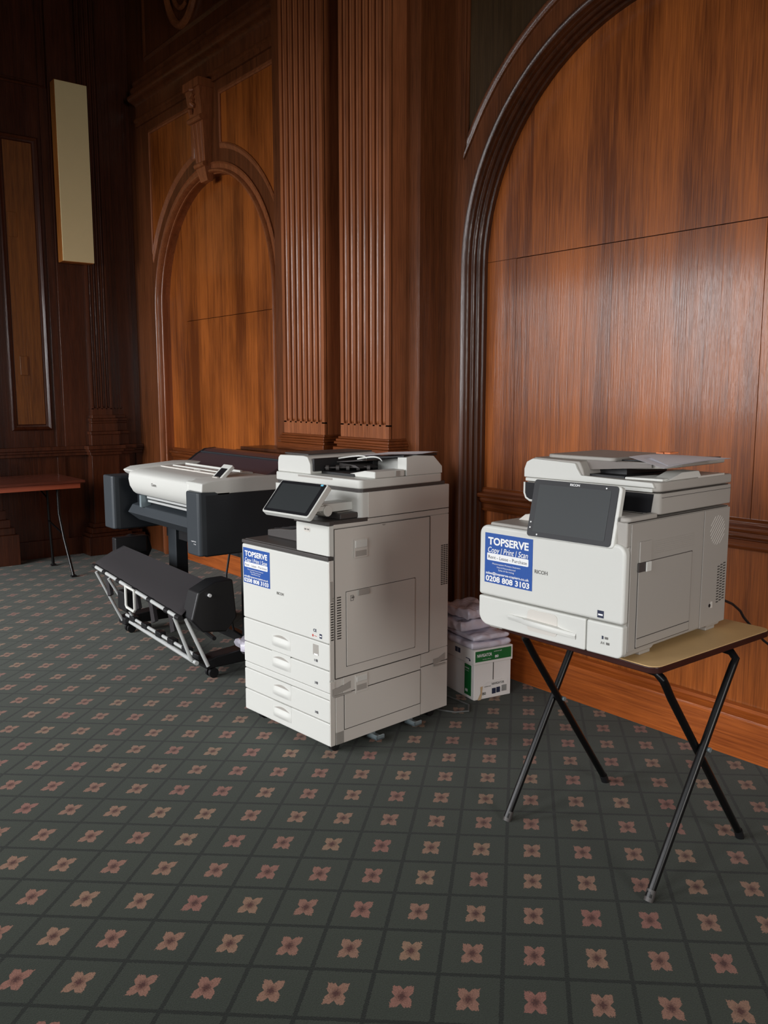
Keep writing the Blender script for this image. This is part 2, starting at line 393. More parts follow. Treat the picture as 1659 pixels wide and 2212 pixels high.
for sgn in (-1, 1):
    xb = RCX + sgn * 1.075; a0 = math.acos(1.075 / RS)
    arc = [(RCX + sgn * RS * math.cos(a0 + (1.35 - a0) * i / 24), RCZ + RS * math.sin(a0 + (1.35 - a0) * i / 24)) for i in range(25)]
    pts = arc + [(arc[-1][0], 4.4), (xb, 4.4)]
    poly_bead(m, pts, [(-0.012, YR), (-0.012, YR - 0.010), (-0.004, YR - 0.016), (0.004, YR - 0.008), (0.014, YR - 0.006), (0.022, YR - 0.016), (0.030, YR - 0.012), (0.032, YR)] if sgn > 0 else
              [(0.012, YR), (0.012, YR - 0.010), (0.004, YR - 0.016), (-0.004, YR - 0.008), (-0.014, YR - 0.006), (-0.022, YR - 0.016), (-0.030, YR - 0.012), (-0.032, YR)])
    SPN.append(pts)
trim(m, W_FRAME, smooth=True)
for pts in SPN:
    m = mb(); m.prism(pts, 'Y', YR - 0.003, YR + 0.01); trim(m, W_OLIVE)
# infill boarding: left stile, top board, central door-like board, with open joints between them
JX, JZ = -3.098, 2.182
g = 0.0022
m = mb()
m.box(RCX - 1.12, JX - g, YRP, YRP + 0.03, 0.9, JZ + 0.0)
m.box(RCX - 1.12, RCX + 1.12, YRP, YRP + 0.03, JZ + g, RCZ + 1.14)
m.box(JX + g, -1.78, YRP - 0.002, YRP + 0.03, 0.9, JZ - g)
m.box(-1.78 + g, RCX + 1.12, YRP, YRP + 0.03, 0.9, JZ - g)
m.box(RCX - 1.12, RCX + 1.12, YRP + 0.005, YRP + 0.03, 0.0, 0.9)
trim(m, W_PANEL)
m = mb()                                            # chair rail inside the arch
y0 = YRP
railp = [(y0, 0.995), (y0 - 0.012, 0.995), (y0 - 0.020, 0.985), (y0 - 0.020, 0.972), (y0 - 0.052, 0.965), (y0 - 0.056, 0.955), (y0 - 0.052, 0.945), (y0 - 0.036, 0.940), (y0 - 0.036, 0.925), (y0 - 0.030, 0.915), (y0 - 0.018, 0.905), (y0 - 0.016, 0.885), (y0 - 0.022, 0.878), (y0 - 0.018, 0.868), (y0, 0.865)]
moulding_x(m, RCX - 1.055, -2.94, railp); moulding_x(m, -2.937, RCX + 1.055, [(a, z - 0.003) for a, z in railp])
trim(m, W_HOR)
bbp = [(y0, 0.0), (y0 - 0.075, 0.0), (y0 - 0.075, 0.165), (y0 - 0.070, 0.174), (y0 - 0.050, 0.180), (y0 - 0.030, 0.190), (y0 - 0.022, 0.202), (y0, 0.206)]
m = mb(); moulding_x(m, RCX - 1.05, RCX + 1.05, bbp); m.build('baseboard_right', W_BASE, kind='structure')

# ---------------- pier with the two fluted pilasters
YP = 3.016; YQ = 2.902
m = mb(); m.box(-4.93, RX0, YP, 3.6, 0, ZT); trim(m, W_FRAME)
m = mb(); m.box(-5.02, RX0 + 0.0, 2.80, YP + 0.02, 0, 1.08); m.box(-5.04, RX0, 2.785, YP, 1.08, 1.10); m.box(-5.06, RX0, 2.765, YP, 1.10, 1.135); m.box(-5.03, RX0, 2.785, YP, 1.135, 1.155)
trim(m, W_DARK, bevel=0.004)
def pilaster(x0, x1, zb, zt, y, depth, nf=7, z_fl=1.342, axis='Y', mat=W_PIL):
    """front face at y, flutes with rounded cabling; axis 'Y' faces -Y, axis 'X' faces +X (then x is measured along Y)"""
    m = mb()
    T = (lambda a, b_, c: (a, b_, c)) if axis == 'Y' else (lambda a, b_, c: (-b_, a, c))
    def B(a0, a1, b0, b1, c0, c1):
        p, q = T(a0, b0, c0), T(a1, b1, c1)
        m.box(min(p[0], q[0]), max(p[0], q[0]), min(p[1], q[1]), max(p[1], q[1]), c0, c1)
    B(x0, x1, y + 0.016, y + depth, zb, zt)
    B(x0, x1, y, y + 0.02, zb, z_fl - 0.012)
    wd = x1 - x0; marg = wd * 0.045; fl = (wd - 2 * marg) / nf; fw = fl * 0.70
    edges = [x0]
    for i in range(nf):
        c = x0 + marg + fl * (i + 0.5); edges += [c - fw / 2, c + fw / 2]
    edges.append(x1)
    for i in range(0, len(edges), 2): B(edges[i], edges[i + 1], y, y + 0.02, z_fl - 0.02, zt)
    for i in range(nf):
        c = x0 + marg + fl * (i + 0.5); r = fw * 0.36; rows = []
        # round-ended cable standing inside its flute, and the dished foot of the flute
        for z, k in ((z_fl - 0.010, 0.05), (z_fl - 0.006, 0.6), (z_fl + 0.0, 0.9), (z_fl + 0.010, 1.0), (zt, 1.0)):
            rows.append([T(c - r * k * math.cos(PI * q / 8), y + 0.014 - r * k * 0.95 * math.sin(PI * q / 8), z) for q in range(9)])
        m.strip(rows)
    trim(m, mat, smooth=True)
    # moulded base
    def ring(z0, z1, e, f=None):
        f = e if f is None else f
        B(x0 - f, x1 + f, y - e, y + depth, z0, z1)
    return ring
for (a, b_) in ((-4.666, -4.215), (-4.05, -3.605)):
    pilaster(a, b_, 1.235, ZT, YQ, 0.12)
    m = mb()
    for z0, z1, e in ((1.242, 1.256, 0.012), (1.226, 1.242, 0.022), (1.212, 1.226, 0.030), (1.196, 1.212, 0.018), (1.155, 1.196, 0.034)):
        m.box(a - e, b_ + e, YQ - e, YP + 0.01, z0, z1)
    trim(m, W_HOR, bevel=0.004)

# ---------------- left bay (smaller arch, keystone and cornice)
YLf = 3.36; YLp = 3.45
LCX, LCZ, LR = -6.49, 2.245, 1.0
m = mb(); arch_plate(m, XL, -4.9, ZT, LCX, LCZ, LR, YLf, YLp + 0.03); trim(m, W_FRAME)
m = mb(); m.box(XL, -4.9, YLp + 0.05, YLp + 0.2, 0, ZT); trim(m, W_DARK)
m = mb()
prof = [(0.075, YLf), (0.075, YLf - 0.012), (0.066, YLf - 0.018), (0.058, YLf - 0.010), (0.026, YLf - 0.008), (0.022, YLf - 0.024), (0.012, YLf - 0.034), (0.0, YLf - 0.034), (-0.008, YLf - 0.020), (-0.006, YLf + 0.010),
        (-0.012, YLf + 0.014), (-0.014, YLf + 0.026), (-0.010, YLf + 0.034), (-0.012, YLf + 0.10)]
sweep_arch(m, arch_path(LCX, LCZ, LR), prof); trim(m, W_PIL, smooth=True)
m = mb(); LS = 1.20; SPN = []
for sgn in (-1, 1):
    xb = LCX + sgn * 1.085; xi = LCX + sgn * 0.235
    a0, a1 = math.acos(1.085 / LS), math.acos(0.235 / LS)
    arc = [(LCX + sgn * LS * math.cos(a0 + (a1 - a0) * i / 24), LCZ + LS * math.sin(a0 + (a1 - a0) * i / 24)) for i in range(25)]
    pts = arc + [(xi, 3.80), (xb, 3.80)]
    pr_ = [(0.014, YLf), (0.014, YLf - 0.012), (0.004, YLf - 0.020), (-0.006, YLf - 0.012), (-0.018, YLf - 0.010), (-0.030, YLf)]
    if sgn > 0: pr_ = [(-a, b_) for a, b_ in pr_]
    poly_bead(m, pts, pr_); SPN.append(pts)
trim(m, W_PIL, smooth=True)
for pts in SPN:
    m = mb(); m.prism(pts, 'Y', YLf - 0.003, YLf + 0.01); trim(m, W_PANEL)
m = mb()
CZ_ = 2.13
m.box(LCX - 1.03, LCX + 1.03, YLp, YLp + 0.03, CZ_ + g, LCZ + 1.04)
m.box(LCX - 1.03, -7.13, YLp, YLp + 0.03, 0.9, CZ_ + g)
m.box(-7.13, -6.53, YLp, YLp + 0.03, 0.9, CZ_ - g); m.box(-6.53 + g, -5.66, YLp, YLp + 0.03, 0.9, CZ_ - g)
m.box(-5.66, LCX + 1.03, YLp, YLp + 0.03, 0.9, CZ_ + g)
m.box(LCX - 1.03, LCX + 1.03, YLp + 0.004, YLp + 0.03, 0.0, 0.9)
trim(m, W_PANEL)
m = mb(); moulding_x(m, LCX - 0.985, LCX + 0.985, [(a + YLp - YRP, z + 0.01) for a, z in railp]); trim(m, W_HOR)
m = mb(); moulding_x(m, LCX - 0.98, LCX + 0.98, [(a + YLp - YRP + 0.01, z) for a, z in bbp]); m.build('baseboard_left', W_BASE, kind='structure')
# keystone: tapering console with a scrolled head and foot
m = mb()
def kst(z0, z1, w0, w1, y0, y1):
    m.add([(LCX + s * w_ / 2, y, z) for z, w_, y in ((z0, w0, y0), (z1, w1, y1)) for s in (-1, 1)] + [(LCX + s * w_ / 2, YLf + 0.01, z) for z, w_ in ((z0, w0), (z1, w1)) for s in (-1, 1)],
          [(0, 1, 3, 2), (0, 2, 6, 4), (1, 5, 7, 3), (2, 3, 7, 6), (0, 4, 5, 1), (4, 6, 7, 5)])
kst(3.30, 3.62, 0.15, 0.20, 3.30, 3.275); kst(3.62, 3.90, 0.205, 0.245, 3.27, 3.235); kst(3.86, 3.92, 0.27, 0.27, 3.225, 3.225)
kst(3.18, 3.31, 0.12, 0.155, 3.325, 3.285)
for k in (-0.5, 0, 0.5): m.tube([(LCX + k * 0.10, 3.303, 3.31), (LCX + k * 0.13, 3.277, 3.61)], 0.013, 8)
m.tube([(LCX - 0.11, 3.262, 3.64), (LCX + 0.11, 3.262, 3.64)], 0.022, 12); m.tube([(LCX - 0.08, 3.293, 3.30), (LCX + 0.08, 3.293, 3.30)], 0.02, 12)
for k in range(5):
    a = k * 0.8; m.tube([(LCX - 0.05 + 0.10 * ((k * 37 % 10) / 10), 3.248, 3.69 + 0.04 * k), (LCX - 0.03 + 0.08 * ((k * 53 % 10) / 10), 3.232, 3.72 + 0.035 * k)], 0.018, 8)
trim(m, W_PIL, smooth=True)
# entablature over the arch
m = mb(); e = YLf
corn = [(e, 3.90), (e - 0.020, 3.90), (e - 0.020, 3.93), (e - 0.034, 3.94), (e - 0.036, 3.955), (e - 0.030, 3.968), (e - 0.014, 3.97), (e - 0.014, 4.07), (e - 0.022, 4.085), (e - 0.050, 4.10), (e - 0.062, 4.104), (e - 0.080, 4.112), (e - 0.090, 4.128), (e - 0.088, 4.146), (e - 0.074, 4.158),
        (e - 0.050, 4.160), (e - 0.048, 4.18), (e - 0.058, 4.20), (e - 0.054, 4.222), (e - 0.034, 4.232), (e - 0.030, 4.25), (e - 0.040, 4.27), (e - 0.034, 4.288), (e - 0.012, 4.296), (e, 4.30)]
moulding_x(m, -7.84, -4.92, corn); trim(m, W_FRAME, smooth=True)
m = mb(); poly_bead(m, [(-7.62, 4.43), (-5.36, 4.43), (-5.36, 5.9), (-7.62, 5.9)], [(0.014, YLf), (0.014, YLf - 0.012), (0.0, YLf - 0.018), (-0.012, YLf - 0.008), (-0.02, YLf)])
trim(m, W_FRAME, smooth=True)
m = mb()                                            # carved strap scroll in the upper panel
def scroll(cx, cz, a, b_, t0, t1, r, tw=0.0):
    pts = []
    for i in range(29):
        t = t0 + (t1 - t0) * i / 28; k = 1 - tw * i / 28
        pts.append((cx + a * k * math.cos(t), YLf - 0.012, cz + b_ * k * math.sin(t)))
    m.tube(pts, r, 8)
scroll(-6.83, 5.02, 0.32, 0.55, PI * 0.95, PI * 2.05, 0.034); scroll(-6.83, 5.02, 0.23, 0.42, PI * 0.95, PI * 1.6, 0.02)
scroll(-6.62, 4.9, 0.12, 0.20, PI, PI * 3.2, 0.026, 0.5); scroll(-6.2, 5.0, 0.3, 0.5, PI, PI * 2, 0.03); scroll(-6.25, 4.85, 0.12, 0.2, PI, PI * 3.2, 0.026, 0.5)
trim(m, W_PIL, smooth=True)

# ---------------- end wall (far left)
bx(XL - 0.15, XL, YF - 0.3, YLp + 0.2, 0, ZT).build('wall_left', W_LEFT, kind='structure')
def poly_bead_x(m, pts, prof, x):       # outline in the YZ plane on a wall facing +X
    sub = mb(); poly_bead(sub, pts, prof); vs = [(x - (v[1]), v[0], v[2]) for v in sub.v]; m.add(vs, sub.f)
m = mb()
for (ya, yb, za, zb) in ((2.19, 2.50, 1.19, 3.69), (1.05, 1.70, 1.19, 3.69), (2.05, 2.60, 4.15, 5.8), (0.9, 1.75, 4.15, 5.8)):
    poly_bead_x(m, [(ya, za), (yb, za), (yb, zb), (ya, zb)], [(-0.02, 0.0), (-0.02, -0.018), (-0.008, -0.03), (0.004, -0.022), (0.012, -0.012), (0.026, -0.010), (0.032, 0.0)], XL)
trim(m, W_LEFT, smooth=True)
m = mb()
for (ya, yb, za, zb) in ((2.225, 2.465, 1.225, 3.655), (1.085, 1.665, 1.225, 3.655)): m.box(XL, XL + 0.006, ya, yb, za, zb)
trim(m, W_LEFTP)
m = mb(); m.box(XL, XL + 0.018, 2.27, 2.335, 1.66, 1.83); m.box(XL, XL + 0.012, 2.235, 2.31, 2.85, 3.06); trim(m, W_LEFTP, bevel=0.004)
pilaster(2.865, 3.05, 1.30, ZT, -(XL + 0.10), 0.10, nf=4, z_fl=1.375, axis='X', mat=W_LEFT)
pilaster(3.06, 3.16, 1.30, ZT, -(XL + 0.055), 0.055, nf=3, z_fl=1.375, axis='X', mat=W_LEFT)
m = mb(); m.box(XL, XL + 0.05, 2.62, 3.30, 1.0, ZT); m.box(XL, XL + 0.03, 3.30, YLf, 0, ZT); m.box(XL, XL + 0.02, 2.55, 2.62, 0, ZT)
trim(m, W_LEFT, bevel=0.003)
m = mb()                                            # pilaster base, chair rail, pedestal and plinth
for z0, z1, e in ((1.27, 1.30, 0.0), (1.245, 1.27, 0.016), (1.225, 1.245, 0.008), (1.15, 1.225, 0.012), (1.12, 1.15, 0.03), (1.02, 1.12, 0.02)):
    m.box(XL, XL + 0.11 + e, 2.855 - e, 3.08 + e, z0, z1); m.box(XL, XL + 0.065 + e, 3.06, 3.19 + e, z0, z1)
for z0, z1, e in ((0.985, 1.02, 0.05), (0.96, 0.985, 0.035), (0.93, 0.96, 0.02)):
    m.box(XL, XL + 0.13 + e, 2.83 - e, 3.09 + e, z0, z1); m.box(XL, XL + 0.09 + e, 3.06, 3.21 + e, z0, z1)
    m.box(XL, XL + 0.03 + e, YF, YLf, z0, z1)
m.box(XL, XL + 0.13, 2.83, 3.09, 0.2, 0.93); m.box(XL, XL + 0.09, 3.06, 3.21, 0.2, 0.93)
for z0, z1, e in ((0.25, 0.29, 0.02), (0.20, 0.25, 0.045), (0.17, 0.20, 0.07), (0.0, 0.17, 0.09)):
    m.box(XL, XL + 0.13 + e, 2.83 - e, 3.09 + e, z0, z1); m.box(XL, XL + 0.09 + e, 3.06, 3.21 + e, z0, z1)
trim(m, W_LEFT, bevel=0.004)
m = mb(); m.box(XL, XL + 0.13, 1.72, 2.02, 0.3, 0.93)
for z0, z1, e in ((0.40, 0.48, 0.02), (0.33, 0.40, 0.045), (0.27, 0.33, 0.075), (0.0, 0.27, 0.10)): m.box(XL, XL + 0.13 + e, 1.68 - e, 2.02 + e, z0, z1)
m.box(XL, XL + 0.10, 1.76, 1.98, 1.02, ZT)
trim(m, W_LEFT, bevel=0.004)
m = mb(); m.box(XL, XL + 0.03, YF, YLf, 0, 0.16); m.build('baseboard_front', W_LEFT, kind='structure')

# ---------------- long cream box on the end wall
t = thing('wall_speaker', 'tall narrow cream fabric-fronted box with wooden edge, high on the dark end wall', 'speaker', (XL + 0.09, 2.765, 2.655))
bx(0.0, 0.112, -0.14, 0.14, 0, 1.518).build('casing', M_OAKSIDE, t, bevel=0.004)
bx(0.105, 0.120, -0.136, 0.141, 0.005, 1.513).build('front_cloth', M_CREAM, t, bevel=0.003)
m = mb(); m.box(-0.04, 0.03, 0.0, 0.06, 0.2, 1.3); m.build('wall_bracket', M_BLACK, t)

# ================================================================== folding table by the end wall
t = thing('folding_table', 'red-brown folding trestle table with black bent-tube legs, against the dark end wall', 'table', (-7.55, 1.7, 0))
bx(-0.36, 0.37, -0.95, 0.80, 0.758, 0.780).build('tabletop', M_FTOP, t, bevel=0.004)
m = mb(); m.box(0.325, 0.345, -0.93, 0.765, 0.712, 0.757); m.box(-0.34, -0.325, -0.93, 0.765, 0.712, 0.757); m.build('apron', M_FEDGE, t, bevel=0.002)
def bent_leg(x, foot_x, y):
    m = mb(); m.tube([(x, y, 0.755), (x + 0.01, y, 0.5), (x + (foot_x - x) * 0.35, y + 0.005, 0.30), (foot_x, y + 0.01, 0.012)], 0.0125, 10); return m
for y in (0.60, -0.75):
    lg = bent_leg(0.26, 0.53, y).build('leg', M_BLACKP, t, smooth=True)
    bx(0.51, 0.55, y - 0.01, y + 0.03, 0, 0.015).build('foot_cap', M_BLACK, lg)
    lg = bent_leg(-0.08, -0.05, y + 0.02).build('leg', M_BLACKP, t, smooth=True)
    bx(-0.07, -0.03, y + 0.01, y + 0.05, 0, 0.015).build('foot_cap', M_BLACK, lg)
    mb().tube([(-0.07, y + 0.015, 0.40), (0.12, y + 0.01, 0.37), (0.30, y, 0.345)], 0.008, 8).build('crossbar', M_BLACKP, t, smooth=True)
    mb().tube([(-0.075, y + 0.015, 0.60), (-0.30, y - 0.05, 0.75)], 0.006, 8).build('folding_stay', M_BLACKP, t, smooth=True)

# ================================================================== sticker used on both copiers
def sticker(parent, x0, z0, w_, h_, y):
    s = bx(x0, x0 + w_, y - 0.0006, y, z0, z0 + h_).build('advertising_sticker', M_BLUE, parent)
    s['label'] = 'blue and white advertising sticker'
    m = mb(); d = mb()
    def ln(tx, fx0, fx1, f0, f1, target=m, **k):
        base = z0 + h_ * (1 - f1)
        text_mesh(target, tx, frameM((x0 + w_ * fx0, y - 0.0011, base), (1, 0, 0), (0, 0, 1)), w_ * (fx1 - fx0), size=h_ * (f1 - f0), depth=0.0003, **k)
    ln('TOPSERVE', .07, .92, .08, .225, bold=0.035)
    ln('Copy | Print | Scan', .07, .91, .27, .385, shear=0.25, bold=0.008)
    bm_ = mb(); bm_.prism(rrect(x0 + w_ * .05, x0 + w_ * .92, z0 + h_ * .455, z0 + h_ * .60, h_ * .02), 'Y', y - 0.0011, y - 0.0006)
    ln('Rent - Lease - Purchase', .08, .89, .44, .51, target=d)
    ln('Photocopiers Printers Scanners', .17, .76, .585, .618); ln('New & Reconditioned', .27, .66, .645, .678); ln('Sales & Servicing', .30, .63, .70, .733)
    ln('sales@topserve-copiers.co.uk', .03, .94, .775, .825, bold=0.02)
    ln('0208 808 3103', .03, .95, .855, .965, bold=0.03)
    bm_.build('caption_bar', M_LET, s); m.build('lettering', M_LET, s); d.build('caption_lettering', M_LETD, s)
def badge(parent, txt, x, z, w_, y, mat=M_LETG, size=None, name='maker_lettering', bold=0.02):
    m = mb(); text_mesh(m, txt, frameM((x, y, z), (1, 0, 0), (0, 0, 1)), w_, depth=0.0004, bold=bold, size=size); return m.build(name, mat, parent)
def side_line(m, pts, x, t=0.0016):
    for a, b_ in zip(pts, pts[1:]):
        y0, y1 = sorted((a[0], b_[0])); z0, z1 = sorted((a[1], b_[1])); m.box(x - 0.001, x + 0.0006, y0 - t / 2, y1 + t / 2, z0 - t / 2, z1 + t / 2)

# ================================================================== OFFICE COPIER on the floor
cp = thing('office_copier', 'tall white floor-standing office copier with four paper drawers and a tilted touch screen', 'copier', (-2.7894, 1.9347, 0), math.radians(4.56))
cw, cd = -0.621, 0.709
m = mb(); m.box(cw + 0.003, -0.004, 0.022, cd, 0.045, 0.828)
m.box(-0.213, -0.004, 0.02, cd, 0.828, 0.984); m.box(cw + 0.003, -0.2, 0.50, cd, 0.828, 0.984)
m.build('body', M_GREY, cp, bevel=0.006)
m = mb(); m.box(-0.004, 0.0, 0.002, 0.027, 0.045, 0.322); m.box(-0.004, 0.0, 0.002, 0.026, 0.33, 0.83); m.box(-0.004, 0.0, 0.026, cd, 0.960, 0.985)
m.box(-0.004, 0.0, 0.585, cd, 0.336, 0.958); m.box(-0.004, 0.0, 0.532, cd, 0.045, 0.268); m.box(-0.004, 0.0, 0.532, cd, 0.272, 0.334)
m.build('side_cover', M_GREY, cp, bevel=0.0015)
m = mb(); m.box(-0.004, 0.001, 0.028, 0.583, 0.332, 0.956); d1 = m.build('side_door', M_GREY, cp, bevel=0.002)
m = mb(); m.prism(rrect(0.090, 0.490, 0.374, 0.690, 0.006), 'X', 0.0005, 0.004); bp_ = m.build('bypass_tray', M_GREY, d1, bevel=0.0015)
bx(0.004, 0.006, 0.132, 0.206, 0.826, 0.905).build('latch_surround', M_GREY, d1, bevel=0.0015)
m = mb(); m.box(0.0055, 0.010, 0.136, 0.202, 0.868, 0.900); m.build('latch', M_WHITE, d1, bevel=0.002)
m = mb(); m.prism([(0.0056, 0.832), (0.0056, 0.868), (0.0058, 0.868), (0.0064, 0.832)], 'Y', 0.138, 0.200); m.build('latch_recess', M_PGREY, d1)
m = mb(); m.box(0.0042, 0.010, 0.150, 0.214, 0.666, 0.692); m.build('tray_latch', M_PGREY, bp_, bevel=0.003)
m = mb(); m.box(0.0042, 0.009, 0.206, 0.216, 0.666, 0.692); m.build('tray_latch_tip', M_WHITE, bp_, bevel=0.002)
m = mb()
for pts in (((0.112, 0.672), (0.126, 0.672), (0.126, 0.650), (0.112, 0.650), (0.112, 0.672)), ((0.118, 0.660), (0.130, 0.666))):
    side_line(m, pts, 0.0045, 0.002)
m.build('paper_path_mark', M_LETG, bp_)
m = mb()
for k in range(17):
    z = 0.498 + k * 0.0108; m.box(0.0002, 0.0016, 0.040, 0.062, z, z + 0.005)
m.build('vent_slots', M_LINE, d1)
m = mb(); side_line(m, [(0.028, 0.332), (0.584, 0.332), (0.584, 0.957), (0.028, 0.957), (0.028, 0.332)], 0.0012, 0.0022); m.build('door_gap', M_LINE, d1)
m = mb(); side_line(m, [(0.089, 0.373), (0.491, 0.373), (0.491, 0.691), (0.089, 0.691), (0.089, 0.373)], 0.0014, 0.002); m.build('tray_gap', M_LINE, bp_)
m = mb(); m.prism([(0.290, 0.952), (0.315, 0.952), (0.306, 0.946), (0.299, 0.946)], 'X', 0.001, 0.0022); m.build('finger_notch', M_PGREY, d1)
m = mb()
for k in range(17):
    z = 0.498 + k * 0.0108; m.box(0.0, 0.0008, 0.008, 0.022, z, z + 0.005)
m.build('front_vent', M_LINE, cp); m = mb()
for k in range(22):
    z = 0.632 + k * 0.0086
    for a, b_ in ((0.660, 0.672), (0.676, 0.688), (0.692, 0.704)): m.box(0.0, 0.0008, a, b_, z, z + 0.0045)
m.build('vent_slots', M_LINE, cp)
# lower side: grips, lower door
m = mb(); m.box(-0.004, 0.002, 0.072, 0.528, 0.262, 0.330); m.box(-0.004, 0.002, 0.030, 0.074, 0.045, 0.252); m.box(-0.004, 0.002, 0.03, 0.528, 0.045, 0.100)
m.build('lower_side_cover', M_GREY, cp, bevel=0.0015)
m = mb(); m.box(-0.004, 0.004, 0.076, 0.526, 0.103, 0.259); d2 = m.build('lower_side_door', M_GREY, cp, bevel=0.002)
m = mb(); side_line(m, [(0.075, 0.102), (0.527, 0.102), (0.527, 0.26), (0.075, 0.26), (0.075, 0.102)], 0.0024, 0.002); m.build('door_gap', M_LINE, d2)
m = mb(); m.box(0.002, 0.006, 0.135, 0.205, 0.245, 0.325); m.build('lower_latch_surround', M_GREY, d2, bevel=0.0015)
m = mb(); m.box(0.0055, 0.009, 0.140, 0.200, 0.294, 0.318); m.build('lower_latch', M_WHITE, d2, bevel=0.002)
m = mb(); m.prism([(0.0056, 0.256), (0.0056, 0.292), (0.0058, 0.292), (0.0064, 0.256)], 'Y', 0.142, 0.198); m.build('latch_recess', M_PGREY, d2)
for (a, b_) in ((0.012, 0.112), (0.612, 0.690)):
    m = mb(); m.add([(0.0022, a, 0.262), (0.0022, b_, 0.276), (0.0022, b_, 0.308), (0.0022, a + 0.035, 0.292), (0.0022, a, 0.292)], [(0, 1, 2, 3, 4)])
    m.box(0.002, 0.006, a, b_, 0.256, 0.262)
    m.build('carry_grip', M_PGREY, cp)
# front
m = mb(); m.prism(rrect(cw, -0.003, 0.484, 0.826, 0.008), 'Y', 0.0, 0.022); fd = m.build('front_door', M_WHITE, cp, bevel=0.005, seg=3)
bx(-0.006, 0.002, 0.003, 0.020, 0.66, 0.745).build('door_grip', M_PGREY, fd, bevel=0.002)
sticker(fd, -0.612, 0.648, 0.205, 0.162, -0.0004)
badge(fd, 'RICOH', -0.358, 0.634, 0.050, -0.0006)
badge(fd, 'CE', -0.105, 0.520, 0.022, -0.0006, M_LETD, size=0.012, name='approval_mark', bold=0.03)
m = mb(); m.box(-0.064, -0.048, -0.0008, -0.0002, 0.498, 0.517); m.build('energy_mark', M_LETD, fd)
m = mb(); m.box(-0.062, -0.050, -0.0012, -0.0008, 0.505, 0.510); m.build('energy_mark_band', M_LET, fd)
m = mb(); m.box(-0.112, -0.104, -0.0008, -0.0002, 0.497, 0.507); m.box(-0.098, -0.082, -0.0008, -0.0002, 0.501, 0.503); m.build('red_mark', M_RED, fd)
DR = [(0.371, 0.481, '1'), (0.2745, 0.367, '2'), (0.146, 0.242, '3'), (0.045, 0.142, '')]
for z0, z1, num in DR:
    m = mb(); m.prism(rrect(cw, -0.003, z0, z1, 0.006), 'Y', 0.0, 0.022); dr = m.build('paper_drawer', M_WHITE, cp, bevel=0.004, seg=3)
    cz = z0 + 0.062; cx = -0.334
    m = mb()                                        # scooped hand pull: hollow above, bulging lip below
    n = 12; rows = []
    for j in range(9):
        tz = j / 8.0; row = []
        for i in range(n + 1):
            ti = i / n; xx = cx - 0.068 + 0.136 * ti
            env = math.sin(PI * ti) ** 0.35 if 0 < ti < 1 else 0
            zz = cz - 0.036 + 0.072 * tz
            dep = -0.0004 - env * (0.011 * math.exp(-((tz - 0.28) / 0.22) ** 2)) + env * 0.0002
            row.append((xx, dep, zz))
        rows.append(row)
    m.strip(rows); m.build('drawer_pull', M_WHITE, dr, smooth=True)
    m = mb(); pts = [(cx - 0.058 + 0.116 * i / 14, cz + 0.006 + 0.013 * math.sin(PI * i / 14)) for i in range(15)]
    pts2 = [(cx + 0.058 - 0.116 * i / 14, cz + 0.004 - 0.003 * math.sin(PI * i / 14)) for i in range(15)]
    m.prism(pts + pts2, 'Y', -0.0016, -0.0008); m.build('pull_hollow', M_PGREY, dr)
    if num:
        badge(dr, num + ' \u25a1', -0.100, z0 + 0.022, 0.022, -0.0006, M_LETD, size=0.010, name='tray_number')
        m = mb(); m.box(-0.092, -0.080, -0.0009, -0.0002, z0 + 0.023, z0 + 0.031); m.build('paper_gauge', M_LETG, dr)
    if num == '1':
        bx(-0.108, -0.072, -0.0012, 0, z0 + 0.05, z0 + 0.095).build('tray_label', M_PGREY, dr)
        bx(-0.100, -0.074, -0.0022, -0.001, z0 + 0.05, z0 + 0.056).build('tray_label_tab', M_LET, dr)
bx(cw, -0.003, 0.002, 0.022, 0.245, 0.272).build('filler_strip', M_WHITE, cp, bevel=0.003)
bx(cw, -0.002, -0.002, 0.30, 0.829, 0.846).build('dark_trim_band', M_DGREY, cp, bevel=0.004)
# output tray: dark bed with two stepped ramps
m = mb(); m.box(cw + 0.01, -0.213, 0.01, 0.50, 0.840, 0.850)
m.prism([(-0.59, 0.850), (-0.213, 0.850), (-0.213, 0.935), (-0.30, 0.925), (-0.40, 0.900), (-0.50, 0.893), (-0.59, 0.880)], 'Y', 0.12, 0.34)
m.prism([(-0.56, 0.85), (-0.213, 0.85), (-0.213, 0.965), (-0.34, 0.960), (-0.45, 0.93), (-0.56, 0.92)], 'Y', 0.34, 0.50)
ot = m.build('output_tray', M_DGREY, cp, bevel=0.008, seg=3)
m = mb()
for k in range(5): m.tube([(-0.56 + k * 0.005, 0.14 + 0.04 * k, 0.886), (-0.42, 0.14 + 0.04 * k, 0.902), (-0.30, 0.14 + 0.04 * k, 0.928), (-0.22, 0.14 + 0.04 * k, 0.938)], 0.003, 6)
m.build('tray_ribs', M_BLACK, ot)
m = mb(); m.prism(rrect(-0.213, -0.001, 0.849, 0.972, 0.006), 'Y', 0.0, 0.021); m.box(-0.004, 0.001, 0.002, 0.027, 0.849, 0.972)
fc = m.build('front_column_cover', M_WHITE, cp, bevel=0.006, seg=3)
m = mb(); m.prism(rrect(-0.160, -0.118, 0.935, 0.957, 0.010), 'Y', -0.0012, 0.0); m.build('indicator_plate', M_GREY, fc)
m = mb(); m.box(-0.155, -0.142, -0.002, -0.001, 0.943, 0.949); m.box(-0.136, -0.124, -0.002, -0.001, 0.943, 0.949); m.build('indicator_marks', M_LETG, fc)
m = mb(); m.prism([(-0.222, -0.006), (-0.01, -0.006), (0.0, 0.004), (0.001, 0.212), (-0.40, 0.212), (-0.40, 0.10), (-0.222, 0.05)], 'Z', 0.973, 0.990)
m.build('dark_shelf', M_DGREY, cp, bevel=0.003)
